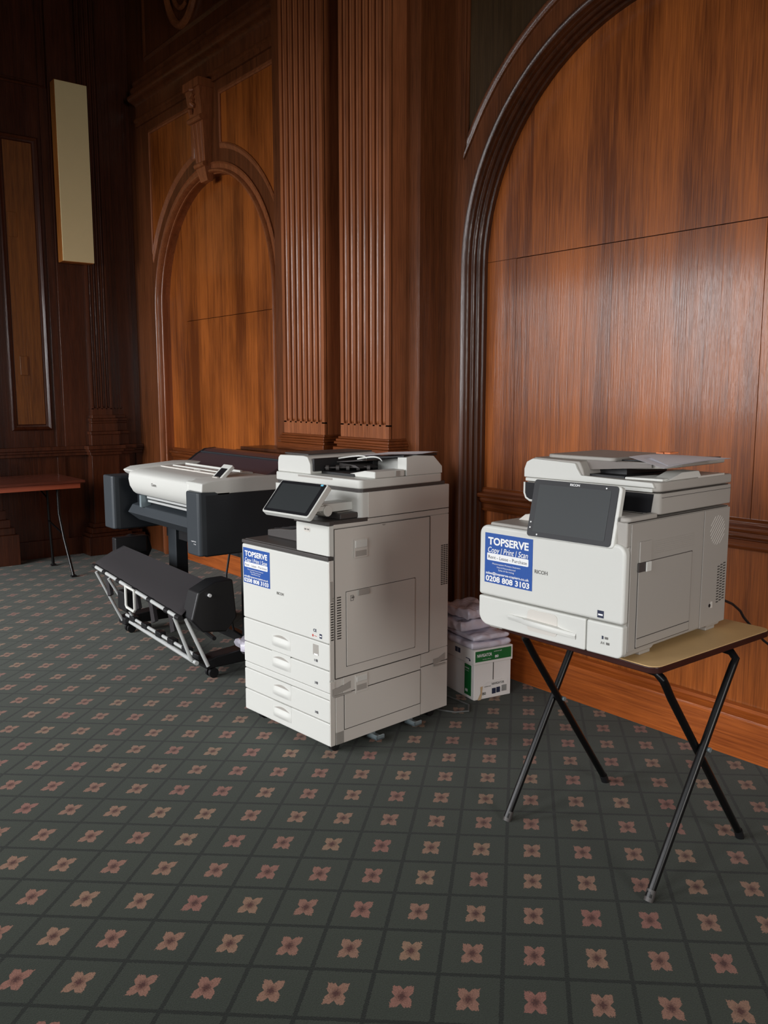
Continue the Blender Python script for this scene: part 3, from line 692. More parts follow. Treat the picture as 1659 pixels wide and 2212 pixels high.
m = mb(); m.box(-0.170, -0.015, 0.075, 0.175, 0.990, 1.014); cr = m.build('card_reader', M_DGREY, cp, bevel=0.005)
bx(-0.15, -0.05, 0.09, 0.16, 1.0135, 1.0155).build('card_plate', M_PGREY, cr)
# scanner
m = mb(); m.prism(rrect(-0.600, -0.001, 0.168, cd, 0.022, corners=(1, 1, 0, 0)), 'Z', 0.988, 1.094); sc = m.build('scanner_body', M_WHITE, cp, bevel=0.003)
bx(-0.01, 0.0005, 0.215, cd, 0.9865, 1.093).build('scanner_side_cover', M_GREY, sc, bevel=0.002)
m = mb(); m.prism(rrect(-0.592, -0.006, 0.178, cd - 0.01, 0.02), 'Z', 1.093, 1.109); m.build('gasket', M_DGREY, sc)
m = mb(); m.prism(rrect(-0.598, -0.002, 0.172, 0.672, 0.022), 'Z', 1.108, 1.146); lid = m.build('scanner_lid', M_WHITE, cp, bevel=0.006, seg=3)
m = mb(); side_line(m, [(0.03, 0.9855), (0.705, 0.9855)], 0.0006, 0.0022); m.build('panel_gap', M_LINE, cp); m = mb(); side_line(m, [(0.03, 0.3305), (0.528, 0.3305)], 0.0015, 0.0025); m.build('panel_gap', M_LINE, cp); m = mb(); side_line(m, [(0.53, 0.27), (0.705, 0.27)], 0.0006, 0.002); m.build('panel_gap', M_LINE, cp)
m = mb(); m.box(-0.42, -0.18, 0.1712, 0.174, 1.134, 1.142); m.build('lid_grip', M_PGREY, lid)
# document feeder
m = mb(); m.prism([(-0.592, 1.146), (-0.592, 1.185), (-0.588, 1.210), (-0.575, 1.222), (-0.40, 1.226), (-0.372, 1.222), (-0.352, 1.19), (-0.350, 1.146)], 'Y', 0.186, 0.60)
fe = m.build('feeder_cover', M_WHITE, cp, bevel=0.005, seg=3)
m = mb(); m.box(-0.575, -0.400, 0.215, 0.60, 1.2255, 1.232); m.build('feeder_top', M_DGREY, fe, bevel=0.002)
m = mb(); m.box(-0.352, -0.13, 0.25, 0.62, 1.146, 1.158); m.box(-0.350, -0.250, 0.47, 0.60, 1.158, 1.205); m.box(-0.352, -0.34, 0.20, 0.6, 1.158, 1.215)
me_ = m.build('exit_mechanism', M_BLACK, cp, bevel=0.002)
m = mb(); m.tube([(-0.34, 0.26, 1.172), (-0.20, 0.40, 1.176)], 0.004, 8)
for k in range(5):
    q = k / 4; m.tube([(-0.335 + 0.13 * q, 0.262 + 0.13 * q, 1.172), (-0.325 + 0.13 * q, 0.272 + 0.13 * q, 1.172)], 0.012, 10)
m.build('exit_rollers', M_DGREY, me_, smooth=True)
m = mb(); m.prism([(-0.352, 1.195), (-0.30, 1.214), (-0.20, 1.222), (-0.10, 1.228), (-0.02, 1.236), (-0.02, 1.226), (-0.10, 1.218), (-0.20, 1.208), (-0.30, 1.185)], 'Y', 0.44, 0.65)
it = m.build('input_tray', M_BLACK, cp, bevel=0.003)
m = mb(); m.prism([(-0.352, 1.196), (-0.25, 1.205), (-0.17, 1.214), (-0.16, 1.208), (-0.25, 1.199), (-0.352, 1.190)], 'Y', 0.33, 0.46)
m.prism([(-0.352, 1.190), (-0.23, 1.184), (-0.20, 1.172), (-0.352, 1.172)], 'Y', 0.345, 0.46); m.build('feed_flap', M_DGREY, it, bevel=0.002)
m = mb(); n = 14
m.strip([[(-0.345 + 0.20 * i / n, 0.335 + 0.06 * math.sin(PI * i / n), 1.206 + 0.014 * math.sin(PI * i / n) + h_) for h_ in (0, 0.006)] for i in range(n + 1)])
m.strip([[(-0.20 + 0.16 * i / n, 0.33 + 0.03 * math.sin(PI * i / n), 1.212 + 0.012 * math.sin(PI * i / n) + h_) for h_ in (0, 0.006)] for i in range(n + 1)])
m.build('paper_guides', M_WHITE, it, smooth=True)
m = mb()                                            # white raised end of the feeder tray
m.prism([(0.44, 1.146), (0.668, 1.146), (0.666, 1.178), (0.612, 1.226), (0.50, 1.233), (0.44, 1.226)], 'X', -0.060, -0.003)
m.prism([(-0.30, 1.146), (-0.05, 1.146), (-0.05, 1.222), (-0.20, 1.207), (-0.30, 1.184)], 'Y', 0.50, 0.655)
m.build('tray_end', M_WHITE, cp, bevel=0.004)
m = mb(); m.prism([(-0.22, 1.146), (-0.17, 1.158), (-0.07, 1.176), (-0.003, 1.176), (-0.003, 1.146)], 'Y', 0.255, 0.43); ps = m.build('paper_stop_block', M_WHITE, cp, bevel=0.006)
bx(-0.004, 0.0, 0.375, 0.398, 1.150, 1.172).build('stop_slot', M_PGREY, ps)
# operation panel on its arm
op = bpy.data.objects.new('operation_panel', None)
def tilted(cx, cy, cz, yaw, tilt, w_, h_, th):
    ux = Vector((math.cos(yaw), math.sin(yaw), 0)); nn = Vector((-math.sin(yaw), math.cos(yaw), 0))
    up = nn * math.sin(tilt) + Vector((0, 0, math.cos(tilt)))
    return frameM((cx, cy, cz), ux, up)
Mp = tilted(-0.112, -0.083, 1.085, math.radians(2.5), math.radians(42.5), 0.28, 0.152, 0.03)
pm = mb(); pm.prism([(a, b_) for a, b_ in rrect(-0.145, 0.145, -0.083, 0.083, 0.012)], 'Z', -0.026, 0.0, M=Mp); pa = pm.build('operation_panel', M_WHITE, cp, bevel=0.003, seg=3)
pm = mb(); pm.prism(rrect(-0.138, 0.138, -0.076, 0.078, 0.008), 'Z', 0.0, 0.0015, M=Mp); pm.build('bezel', M_BEZEL, pa)
pm = mb(); pm.prism(rrect(-0.124, 0.118, -0.064, 0.064, 0.002), 'Z', 0.0015, 0.0022, M=Mp); pm.build('touch_screen', M_SCREEN, pa)
pm = mb(); pm.box(0.108, 0.122, 0.069, 0.076, 0.0012, 0.0026, M=Mp); pm.build('status_lamp', M_CYAN, pa)
pm = mb(); pm.tube([(-0.16, 0.02, 1.03), (-0.03, 0.025, 1.03)], 0.024, 14); pm.box(-0.14, -0.05, 0.0, 0.19, 1.02, 1.055); pm.box(-0.155, -0.035, -0.05, 0.03, 1.03, 1.05, M=None)
pm.build('panel_arm', M_WHITE, cp, bevel=0.004)
# feet, stabilisers and castors
for y in (0.22, 0.45): m = mb(); m.box(-0.02, 0.045, y, y + 0.045, 0.024, 0.030); m.box(-0.02, 0.045, y, y + 0.004, 0.024, 0.045); m.box(0.038, 0.045, y, y + 0.045, 0.024, 0.042); m.box(-0.02, -0.014, y, y + 0.045, 0.024, 0.046); m.build('stabiliser_bracket', M_STEEL, cp)
for (x, y) in ((-0.05, 0.06), (-0.56, 0.06), (-0.05, 0.64), (-0.56, 0.64)):
    m = mb(); m.tube([(x - 0.012, y, 0.022), (x + 0.012, y, 0.022)], 0.022, 16); m.box(x - 0.018, x + 0.018, y - 0.018, y + 0.018, 0.036, 0.047)
    m.build('castor', M_BLACK, cp, smooth=True)
# loose papers on the feeder
m = mb(); ln_ = [(-0.30, 0.42), (0.00, 0.50), (-0.02, 0.66), (-0.30, 0.62)]
def sheet(m, pts, zf, th=0.0012, n=8):
    rows = []
    for i in range(n + 1):
        t_ = i / n; a = Vector(pts[0]).lerp(Vector(pts[1]), t_); b_ = Vector(pts[3]).lerp(Vector(pts[2]), t_)
        rows.append([(a.x + (b_.x - a.x) * k / 4, a.y + (b_.y - a.y) * k / 4, zf(t_, k / 4)) for k in range(5)])
    m.strip(rows); m.strip([[(p[0], p[1], p[2] - th) for p in r] for r in rows])
cpM = Matrix.Translation((-2.7894, 1.9347, 0)) @ Matrix.Rotation(math.radians(4.56), 4, 'Z')
sheet(m, ln_, lambda t_, k: 1.2180 + 0.022 * t_ + 0.012 * (1 - t_) * k + 0.002 * math.sin(5 * k + 4 * t_)); m.v = [tuple(cpM @ Vector(v)) for v in m.v]
tag(m.build('paper_sheets', M_PAPER, smooth=True), 'white sheets left on the document feeder of the tall floor-standing copier', 'paper')

# ================================================================== PLOTTER
pl = thing('large_format_printer', 'wide-format plotter printer on a castor stand, white lid, slate ends and black paper basket', 'plotter', (-4.6, 2.25, 0))
def PX(x): return x + 4.6
def PY(y): return y - 2.25
def P(x, y, z): return (x + 4.6, y - 2.25, z)
def pbox(m, x0, x1, y0, y1, z0, z1): return m.box(PX(x0), PX(x1), PY(y0), PY(y1), z0, z1)
for (a, b_, nm) in ((-4.105, -3.955, 'r'), (-5.270, -5.115, 'l')):       # end housings
    m = mb(); m.prism([(PX(a), PY(2.00)), (PX(a), PY(1.955)), (PX(a + 0.012), PY(1.942)), (PX(b_ - 0.012), PY(1.942)), (PX(b_), PY(1.955)), (PX(b_), PY(2.13)), (PX(a), PY(2.13))], 'Z', 0.67, 1.0)
    e = m.build('end_housing', M_SLATE, pl, bevel=0.018, seg=4)
    m = mb(); pbox(m, b_ - 0.135, b_ + 0.001, 1.975, 2.66, 0.665, 0.992); m.build('side_shell', M_SLATED, e, bevel=0.012, seg=3)
    if nm == 'r':
        badge(e, 'imagePROGRAF', PX(-4.045), 0.742, 0.055, PY(1.9415), M_LET, name='model_lettering', bold=0.0); badge(e, 'TM-300', PX(-4.018), 0.728, 0.026, PY(1.9415), M_LET, name='model_lettering', bold=0.0)
m = mb(); pbox(m, -5.14, -3.96, 2.10, 2.66, 0.74, 1.0); m.build('main_body', M_SLATED, pl, bevel=0.01)
# white lid: rolled front, flat top
lidp = [(2.01, 0.905), (1.985, 0.925), (1.965, 0.96), (1.958, 1.0), (1.962, 1.035), (1.985, 1.052), (2.05, 1.062), (2.16, 1.066), (2.16, 1.03), (2.10, 1.0), (2.06, 0.93)]
m = mb(); m.prism([(PY(a), z) for a, z in lidp], 'X', PX(-4.90), PX(-4.10)); ld = m.build('front_lid', M_WHITE, pl, bevel=0.012, seg=3)
badge(ld, 'Canon', PX(-4.56), 0.985, 0.062, PY(1.956), M_LETG)
m = mb(); m.prism([(PY(a), z) for a, z in [(1.99, 1.030), (1.975, 1.048), (2.02, 1.066), (2.30, 1.086), (2.56, 1.080), (2.62, 1.05), (2.62, 0.992), (2.14, 0.992), (2.04, 1.0)]], 'X', PX(-5.02), PX(-4.86))
m.build('top_shoulder', M_WHITE, pl, bevel=0.008, seg=3); m = mb(); m.prism([(PY(a), z) for a, z in [(1.962, 1.0), (1.965, 1.045), (2.02, 1.058), (2.30, 1.066), (2.60, 1.060), (2.64, 1.03), (2.64, 0.985), (2.13, 0.985), (2.10, 0.962), (2.06, 0.962), (2.04, 0.995)]], 'X', PX(-4.14), PX(-3.955))
m.build('top_shoulder', M_WHITE, pl, bevel=0.008, seg=3)
m = mb(); pbox(m, -4.88, -4.12, 2.15, 2.36, 1.05, 1.072); tp = m.build('top_cover', M_GREY, pl, bevel=0.004)
m = mb(); pbox(m, -4.80, -4.16, 2.20, 2.215, 1.072, 1.078); pbox(m, -4.84, -4.16, 2.30, 2.312, 1.072, 1.082); m.build('cover_ridges', M_WHITE, tp)
m = mb(); pbox(m, -4.84, -4.16, 2.225, 2.292, 1.0715, 1.0735); m.build('viewing_slot', M_PURP, tp)
m = mb(); pbox(m, -4.46, -4.38, 2.17, 2.19, 1.070, 1.074); m.build('cover_latch', M_WHITE, tp)
cov = [(2.36, 1.06), (2.42, 1.085), (2.47, 1.12), (2.53, 1.15), (2.60, 1.155), (2.65, 1.13), (2.67, 1.06), (2.66, 1.0), (2.36, 1.0)]
m = mb(); m.prism([(PY(a), z) for a, z in cov], 'X', PX(-5.02), PX(-4.0)); rc = m.build('roll_cover', M_PURP, pl, bevel=0.006, seg=2)
m = mb(); m.prism([(PY(a), z + 0.002) for a, z in cov[:7]], 'X', PX(-5.04), PX(-5.02)); m.build('cover_end', M_BLACK, rc)
m = mb(); m.tube([P(-5.0, 2.49, 1.134), P(-4.0, 2.49, 1.134)], 0.006, 8); m.build('cover_lip', M_SLATED, rc)
# little control screen on a tilted white stalk
Mq = tilted(PX(-4.08), PY(2.13), 1.075, 0.0, math.radians(48), 0.1, 0.15, 0.02)
m = mb(); m.prism(rrect(-0.050, 0.050, -0.075, 0.075, 0.006), 'Z', -0.02, 0.0, M=Mq); cpn = m.build('control_panel', M_WHITE, pl, bevel=0.003)
m = mb(); m.box(-0.032, 0.034, -0.030, 0.045, 0.0, 0.0015, M=Mq); m.build('display', M_BEZEL, cpn)
m = mb(); m.tube([Mq @ Vector((0.0, -0.055, 0.0)), Mq @ Vector((0.0, -0.055, 0.006))], 0.011, 14); m.build('power_button', M_LET, cpn)
m = mb(); pbox(m, -4.11, -4.05, 2.10, 2.20, 1.02, 1.065); m.build('panel_stalk', M_GREY, cpn, bevel=0.006)
# paper exit
m = mb(); m.prism([(PY(a), z) for a, z in [(1.99, 0.790), (2.02, 0.835), (2.12, 0.86), (2.2, 0.86), (2.2, 0.74), (2.06, 0.735)]], 'X', PX(-5.00), PX(-4.10)); ex = m.build('exit_shelf', M_SLATE, pl, bevel=0.004)
m = mb(); pbox(m, -4.80, -4.10, 2.030, 2.045, 0.888, 0.900); pbox(m, -4.80, -4.10, 2.035, 2.05, 0.866, 0.878); m.build('exit_rail', M_METAL, ex)
m = mb(); pbox(m, -4.84, -4.815, 2.00, 2.06, 0.835, 0.905); m.build('exit_guide', M_STEEL, ex)
# stand
for x in (-4.98, -4.05):
    m = mb(); pbox(m, x - 0.06, x + 0.055, 2.26, 2.34, 0.10, 0.75); m.build('stand_leg', M_SLATED, pl, bevel=0.006)
    m = mb(); m.prism([(PY(a), z) for a, z in [(1.985, 0.055), (1.985, 0.10), (2.05, 0.115), (2.26, 0.13), (2.55, 0.115), (2.62, 0.10), (2.62, 0.055)]], 'X', PX(x - 0.05) + (0.0 if x > -4.5 else -0.18), PX(x + 0.05) + (0.0 if x > -4.5 else -0.18)); f_ = m.build('stand_foot', M_BLACK, pl, bevel=0.006)
    for y in (2.03, 2.58):
        m = mb()
        xx = x + 0.02 - (0.0 if x > -4.5 else 0.18)
        for s in (-0.018, 0.018): m.tube([P(xx + s - 0.009, y, 0.027), P(xx + s + 0.009, y, 0.027)], 0.027, 16)
        m.box(PX(xx - 0.012), PX(xx + 0.012), PY(y - 0.012), PY(y + 0.012), 0.03, 0.06); m.build('castor', M_BLACK, f_, smooth=True)
m = mb(); pbox(m, -5.10, -4.05, 2.28, 2.33, 0.60, 0.66); pbox(m, -5.16, -4.0, 2.30, 2.34, 0.10, 0.15); m.build('stand_crossbar', M_BLACK, pl)
# basket
FR = [(-5.20, 1.835, 0.445), (-3.98, 1.83, 0.365)]     # front rod
LB = [(-5.23, 2.03, 0.07), (-3.99, 1.925, 0.105)]
bk = mb(); bk.tube([P(*FR[0]), P(*FR[1])], 0.011, 10); bko = bk.build('basket_rod', M_METAL, pl, smooth=True)
for q in (0.02, 0.16, 0.34, 0.52, 0.70, 0.88, 0.99):
    m = mb(); a = Vector(FR[0]).lerp(Vector(FR[1]), q); m.tube([P(a.x - 0.02, a.y, a.z), P(a.x + 0.025, a.y + 0.0, a.z)], 0.0145, 10); m.build('cloth_loop', M_BLACK, bko)
m = mb(); a = Vector(FR[0]).lerp(Vector(FR[1]), 0.50); m.prism(rrect(-0.062, 0.062, -0.115, 0.012, 0.012), 'Y', -0.006, 0.006, M=Matrix.Translation(P(a.x, a.y - 0.012, a.z)))
h0 = [(-0.062, 0.010), (0.062, 0.004), (0.062, -0.105), (0.05, -0.118), (-0.05, -0.112), (-0.062, -0.1)]
m = mb(); pts = [P(a.x + u, a.y - 0.014, a.z + v) for u, v in h0]; m.tube(pts + [pts[0]], 0.008, 8); m.build('basket_handle', M_WHITE, bko, smooth=True)
for (t0, t1) in (((-5.19, 1.84, 0.43), (-5.10, 1.90, 0.12)), ((-5.05, 1.86, 0.42), (-4.98, 1.93, 0.12)), ((-4.03, 1.84, 0.33), (-3.93, 1.93, 0.10)), ((-3.95, 1.86, 0.35), (-3.74, 1.95, 0.09))):
    pass
for (p0, p1) in (((-5.17, 1.84, 0.41), (-5.16, 1.99, 0.08)), ((-5.02, 1.86, 0.39), (-5.02, 2.02, 0.10)), ((-4.06, 1.84, 0.35), (-4.03, 1.915, 0.11)), ((-3.97, 1.86, 0.36), (-3.92, 1.955, 0.10))):
    mb().tube([P(*p0), P(*p1)], 0.010, 10).build('basket_rod', M_METAL, pl, smooth=True)
mb().tube([P(*LB[0]), P(*LB[1])], 0.012, 10).build('basket_rod', M_METAL, pl, smooth=True)
r2 = mb().tube([P(-5.14, 2.01, 0.115), P(-4.02, 1.965, 0.115)], 0.010, 10).build('basket_rod', M_METAL, pl, smooth=True)
for q in (0.12, 0.30, 0.50, 0.66, 0.84, 0.97):
    m = mb(); a = Vector((-5.14, 2.01, 0.115)).lerp(Vector((-4.02, 1.965, 0.115)), q); m.box(PX(a.x - 0.035), PX(a.x + 0.035), PY(a.y - 0.02), PY(a.y + 0.02), a.z - 0.014, a.z + 0.022); m.build('rod_clip', M_BLACK, r2, bevel=0.006)
m = mb()                                            # sloping cloth, folded over the front rod
rows = []
for i in range(17):
    q = i / 16; fr = Vector(FR[0]).lerp(Vector(FR[1]), q); bkp = Vector((-5.22, 2.03, 0.55)).lerp(Vector((-4.02, 2.05, 0.505)), q)
    sag = 0.012 * math.sin(PI * q)
    rows.append([P(fr.x, fr.y + 0.03, fr.z - 0.02), P(fr.x, fr.y + 0.012, fr.z + 0.012), P(fr.x, fr.y + 0.03, fr.z + 0.028), P((fr.x + bkp.x) / 2, (fr.y + bkp.y) / 2, (fr.z + bkp.z) / 2 + 0.006 - sag), P(bkp.x, bkp.y, bkp.z), P(bkp.x, bkp.y + 0.02, bkp.z - 0.03), P(bkp.x, bkp.y - 0.02, bkp.z - 0.10)])
m.strip(rows); clo = m.build('basket_cloth', M_CLOTH, pl, smooth=True); sol = clo.modifiers.new('s', 'SOLIDIFY'); sol.thickness = 0.004
m = mb()                                            # hanging straps and the roll holder ends
pbox(m, -5.26, -5.20, 1.98, 2.19, 0.49, 0.60); m.prism([(PY(a), z) for a, z in [(2.0, 0.5), (2.02, 0.58), (2.1, 0.61), (2.22, 0.59), (2.24, 0.5), (2.2, 0.42), (2.05, 0.43)]], 'X', PX(-5.27), PX(-5.24))
m.build('far_holder', M_BLACK, pl, bevel=0.008)
m = mb(); m.prism([(PY(a), z) for a, z in [(1.86, 0.36), (1.90, 0.50), (2.00, 0.545), (2.10, 0.545), (2.12, 0.34), (2.06, 0.27), (1.92, 0.29)]], 'X', PX(-4.02), PX(-3.90)); nh = m.build('near_holder', M_BLACK, pl, bevel=0.010)
m = mb(); m.tube([P(-3.90, 1.96, 0.48), P(-3.885, 1.96, 0.48)], 0.009, 10); m.build('holder_pin', M_LET, nh)
m = mb()
for (x0, z0) in ((-5.15, 0.40), (-4.72, 0.40), (-4.25, 0.37), (-4.5, 0.37)):
    m = mb(); m.prism([(PX(x0), z0), (PX(x0 + 0.06), z0), (PX(x0 + 0.10), z0 - 0.12), (PX(x0 + 0.05), z0 - 0.14), (PX(x0 + 0.03), z0 - 0.06)], 'Y', PY(1.88), PY(1.90)); m.build('fabric_strap', M_CLOTH, pl)
m = mb(); m.box(PX(-5.0), PX(-4.87), PY(1.90), PY(2.0), 0.20, 0.32); m.build('strap_clamp', M_BLACK, pl, bevel=0.012)
m = mb(); m.tube([P(-4.9, 2.0, 0.50), P(-4.82, 2.05, 0.3), P(-4.6, 2.1, 0.22), P(-4.3, 2.1, 0.2), P(-4.05, 2.06, 0.2)], 0.012, 8); m.build('take_up_bar', M_BLACK, pl)
mb().tube([P(-4.16, 2.24, 0.72), P(-4.20, 2.22, 0.50), P(-4.16, 2.21, 0.35), P(-4.13, 2.22, 0.20), P(-4.12, 2.27, 0.16)], 0.006, 8).build('power_lead', M_BLACK, pl, smooth=True)
# crumpled clear plastic bag on the plotter foot
m = mb(); rows = []
for i in range(9):
    row = []
    for j in range(13):
        a = 2 * PI * j / 12; th = PI * i / 8; rr = 0.045 * (1 + 0.35 * math.sin(3 * a + 2 * th) + 0.2 * math.sin(7 * a))
        row.append((-3.95 + 1.5 * rr * math.sin(th) * math.cos(a), 2.20 + rr * math.sin(th) * math.sin(a), 0.165 + 0.8 * rr * math.cos(th)))
    rows.append(row)
m.strip(rows); tag(m.build('plastic_bag', M_WRAP, smooth=True), 'small crumpled clear plastic bag lying on the black foot of the plotter stand', 'bag')

# ================================================================== EXAM TABLE and desktop printer
et = thing('folding_desk', 'small folding exam desk with worn brown top and crossed black tube legs', 'desk', (-1.68, 2.41, 0))
m = mb(); m.prism(rrect(-0.325, 0.310, -0.327, 0.335, 0.035), 'Z', 0.706, 0.7205); tpo = m.build('desk_top', M_TOP, et, bevel=0.002)
m = mb(); m.prism(rrect(-0.327, 0.312, -0.329, 0.337, 0.037), 'Z', 0.698, 0.7185); m.build('edge_band', M_EDGE, tpo, bevel=0.003)
def xleg(x, yfoot, ytop):
    s = 1 if ytop > yfoot else -1
    sx = -1 if x > 0 else 1
    m = mb(); ztop = 0.688
    p0 = Vector((x, yfoot, 0.012)); p1 = Vector((x, ytop - s * 0.045, 0.60)); p2 = Vector((x, ytop, 0.665)); p3 = Vector((x + sx * 0.02, ytop + s * 0.004, 0.683)); p4 = Vector((x + sx * 0.06, ytop + s * 0.004, 0.686)); p5 = Vector((0, ytop + s * 0.004, 0.686))
    q = Vector((x, ytop - s * 0.015, 0.645))
    m.tube([p0, p1, q, p2, p3, p4, p5], 0.0127, 12); return m
for (x, yf, yt) in ((0.315, -0.315, 0.105), (0.29, 0.245, -0.255), (-0.285, -0.29, 0.10), (-0.26, 0.235, -0.245)):
    lg = xleg(x, yf, yt).build('leg', M_BLACKP, et, smooth=True)
    s = 1 if yt > yf else -1
    mb().tube([(x, yf - s * 0.002, 0.0), (x, yf + s * 0.014, 0.032)], 0.0145, 12).build('rubber_tip', M_DGREY if yf < 0 else M_BLACK, lg, smooth=True)
for x in (0.302, -0.272):
    mb().tube([(x - 0.028, -0.045, 0.405), (x + 0.030, -0.045, 0.405)], 0.008, 10).build('pivot_bolt', M_STEEL, et, smooth=True)

dp = thing('desktop_printer', 'white and grey desktop multifunction printer with a large touch panel, on the small folding desk', 'printer', (-1.449, 2.0306, 0.7207), math.radians(3.3))
def Zz(z): return z - 0.7207
pw, pd = -0.554, 0.614
m = mb(); m.prism([(0.022, Zz(0.735)), (0.17, Zz(0.735)), (0.18, Zz(0.742)), (0.50, Zz(0.742)), (0.51, Zz(0.735)), (pd - 0.03, Zz(0.735)), (pd, Zz(0.76)), (pd, Zz(1.066)), (0.022, Zz(1.066))], 'X', pw + 0.003, -0.004)
m.box(-0.10, -0.004, 0.012, pd, Zz(1.06), Zz(1.136)); m.box(pw + 0.02, -0.09, 0.44, pd, Zz(1.06), Zz(1.15))
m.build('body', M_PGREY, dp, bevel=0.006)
for (x, y) in ((-0.50, 0.06), (-0.04, 0.15), (-0.50, 0.55), (-0.04, 0.55)): bx(x - 0.03, x + 0.025, y - 0.03, y + 0.03, 0.0, 0.02).build('foot', M_PGREY, dp, bevel=0.003)
m = mb(); m.prism(rrect(pw, 0.0, Zz(0.836), Zz(1.071), 0.030, corners=(0, 0, 1, 1)), 'Y', 0.0, 0.030); fd = m.build('front_door', M_WHITE, dp, bevel=0.010, seg=4)
sticker(fd, -0.528, Zz(0.881), 0.198, 0.166, -0.0004)
badge(fd, 'RICOH', -0.321, Zz(0.942), 0.050, -0.0006)
m = mb(); m.box(-0.086, -0.064, -0.0008, -0.0002, Zz(0.846), Zz(0.868)); em = m.build('energy_mark', M_LETD, fd)
bx(-0.083, -0.067, -0.0012, -0.0008, Zz(0.853), Zz(0.858)).build('energy_mark_band', M_LET, em)
m = mb(); m.prism(rrect(pw, -0.127, Zz(0.734), Zz(0.832), 0.040, corners=(1, 0, 0, 0)), 'Y', 0.001, 0.030); dr = m.build('paper_drawer', M_WHITE, dp, bevel=0.006, seg=3)
m = mb(); m.prism(rrect(-0.124, 0.0, Zz(0.734), Zz(0.832), 0.020, corners=(0, 1, 0, 0)), 'Y', 0.001, 0.030); pnl = m.build('drawer_end_panel', M_WHITE, dp, bevel=0.006, seg=3)
badge(pnl, '1', -0.068, Zz(0.784), 0.005, -0.0002, M_LETD, size=0.010, name='tray_number'); badge(pnl, 'A4', -0.072, Zz(0.768), 0.013, -0.0002, M_LETG, size=0.009, name='paper_size', bold=0.0)
m = mb(); m.box(-0.058, -0.047, -0.0004, 0.001, Zz(0.785), Zz(0.792)); m.box(-0.053, -0.042, -0.0004, 0.001, Zz(0.769), Zz(0.776)); m.build('paper_gauge', M_LETG, pnl)
m = mb(); m.prism(rrect(-0.346, -0.230, Zz(0.752), Zz(0.822), 0.014), 'Y', -0.0006, 0.002); m.build('pull_recess', M_GREY, dr)
m = mb(); hp = [(-0.424, 0.0, 0.782), (-0.36, -0.010, 0.783), (-0.345, -0.020, 0.784), (-0.23, -0.020, 0.781), (-0.215, -0.010, 0.777), (-0.160, 0.0, 0.772)]
m.strip([[(x, y, Zz(z + 0.007)), (x, y - 0.004, Zz(z)), (x, y - 0.001, Zz(z - 0.010)), (x, 0.004, Zz(z - 0.012)), (x, 0.004, Zz(z + 0.007))] for x, y, z in hp], closed_profile=True)
m.build('drawer_pull', M_WHITE, dr, smooth=True)
# top of the lower body, output bin
m = mb(); m.box(pw + 0.02, -0.10, 0.03, 0.46, Zz(1.062), Zz(1.078)); bnn = m.build('output_bin', M_PGREY, dp, bevel=0.006)
m = mb(); m.prism([(-0.50, Zz(1.078)), (-0.47, Zz(1.100)), (-0.36, Zz(1.118)), (-0.11, Zz(1.13)), (-0.11, Zz(1.078))], 'Y', 0.13, 0.44); m.build('bin_ramp', M_GREY, bnn, bevel=0.004)
# side details
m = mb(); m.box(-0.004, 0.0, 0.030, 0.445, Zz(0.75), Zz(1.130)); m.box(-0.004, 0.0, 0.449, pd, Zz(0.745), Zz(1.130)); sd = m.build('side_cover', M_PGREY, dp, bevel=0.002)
m = mb(); m.prism(rrect(0.069, 0.374, Zz(0.757), Zz(1.010), 0.004), 'X', 0.0, 0.003); sdo = m.build('side_door', M_PGREY, sd, bevel=0.0015)
m = mb(); side_line(m, [(0.072, Zz(0.785)), (0.370, Zz(0.785))], 0.0032, 0.002); m.build('door_fold', M_LINE, sdo)
m = mb(); side_line(m, [(0.068, Zz(0.756)), (0.375, Zz(0.756)), (0.375, Zz(1.011)), (0.068, Zz(1.011)), (0.068, Zz(0.756))], 0.0012, 0.0016); m.build('door_gap', M_DGREY, sdo)
m = mb(); side_line(m, [(0.01, Zz(1.135)), (0.59, Zz(1.135))], 0.0006, 0.003); m.build('panel_gap', M_LINE, sd)
m = mb(); m.box(0.0, 0.005, 0.070, 0.134, Zz(1.012), Zz(1.074)); m.build('latch_surround', M_PGREY, sd, bevel=0.002)
m = mb(); m.box(0.003, 0.007, 0.064, 0.100, Zz(0.985), Zz(1.012)); m.build('latch_hollow', M_DGREY, sd)
m = mb(); m.box(0.003, 0.010, 0.100, 0.128, Zz(0.982), Zz(1.012)); m.build('latch_tab', M_WHITE, sd, bevel=0.003)
m = mb()
for k in range(14):
    z = Zz(0.815 + k * 0.0092); q = k / 13
    for c in (0.556, 0.575, 0.594): m.box(0.0, 0.0008, c - 0.007, c + 0.007, z + (c - 0.556) * 0.2, z + 0.0035 + (c - 0.556) * 0.2)
m.build('vent_slots', M_LINE, sd)
m = mb()                                            # round louvred grille
for k in range(9):
    t_ = (k - 4) / 4.4; hl = 0.048 * math.sqrt(max(0, 1 - t_ * t_)); c = Vector((0.536 + t_ * 0.034, Zz(1.060) - t_ * 0.034))
    a = c - Vector((0.707, 0.707)) * hl; b_ = c + Vector((0.707, 0.707)) * hl
    m.tube([(0.0, a.x, a.y), (0.0, b_.x, b_.y)], 0.0010, 6)
m.build('round_grille', M_GREY, sd)
m = mb()
for k in range(7):
    m.tube([(0.0, 0.16, Zz(1.030 + k * 0.0062)), (0.0, 0.385, Zz(1.030 + k * 0.0062))], 0.0009, 5)
m.build('fine_louvres', M_PGREY, sd)
m = mb(); m.tube([(0.0, 0.507, Zz(0.812)), (0.0012, 0.507, Zz(0.812))], 0.006, 12); m.build('socket', M_BLACK, sd)
bx(0.0, 0.002, 0.515, 0.524, Zz(0.803), Zz(0.824)).build('socket_cover', M_GREY, sd)
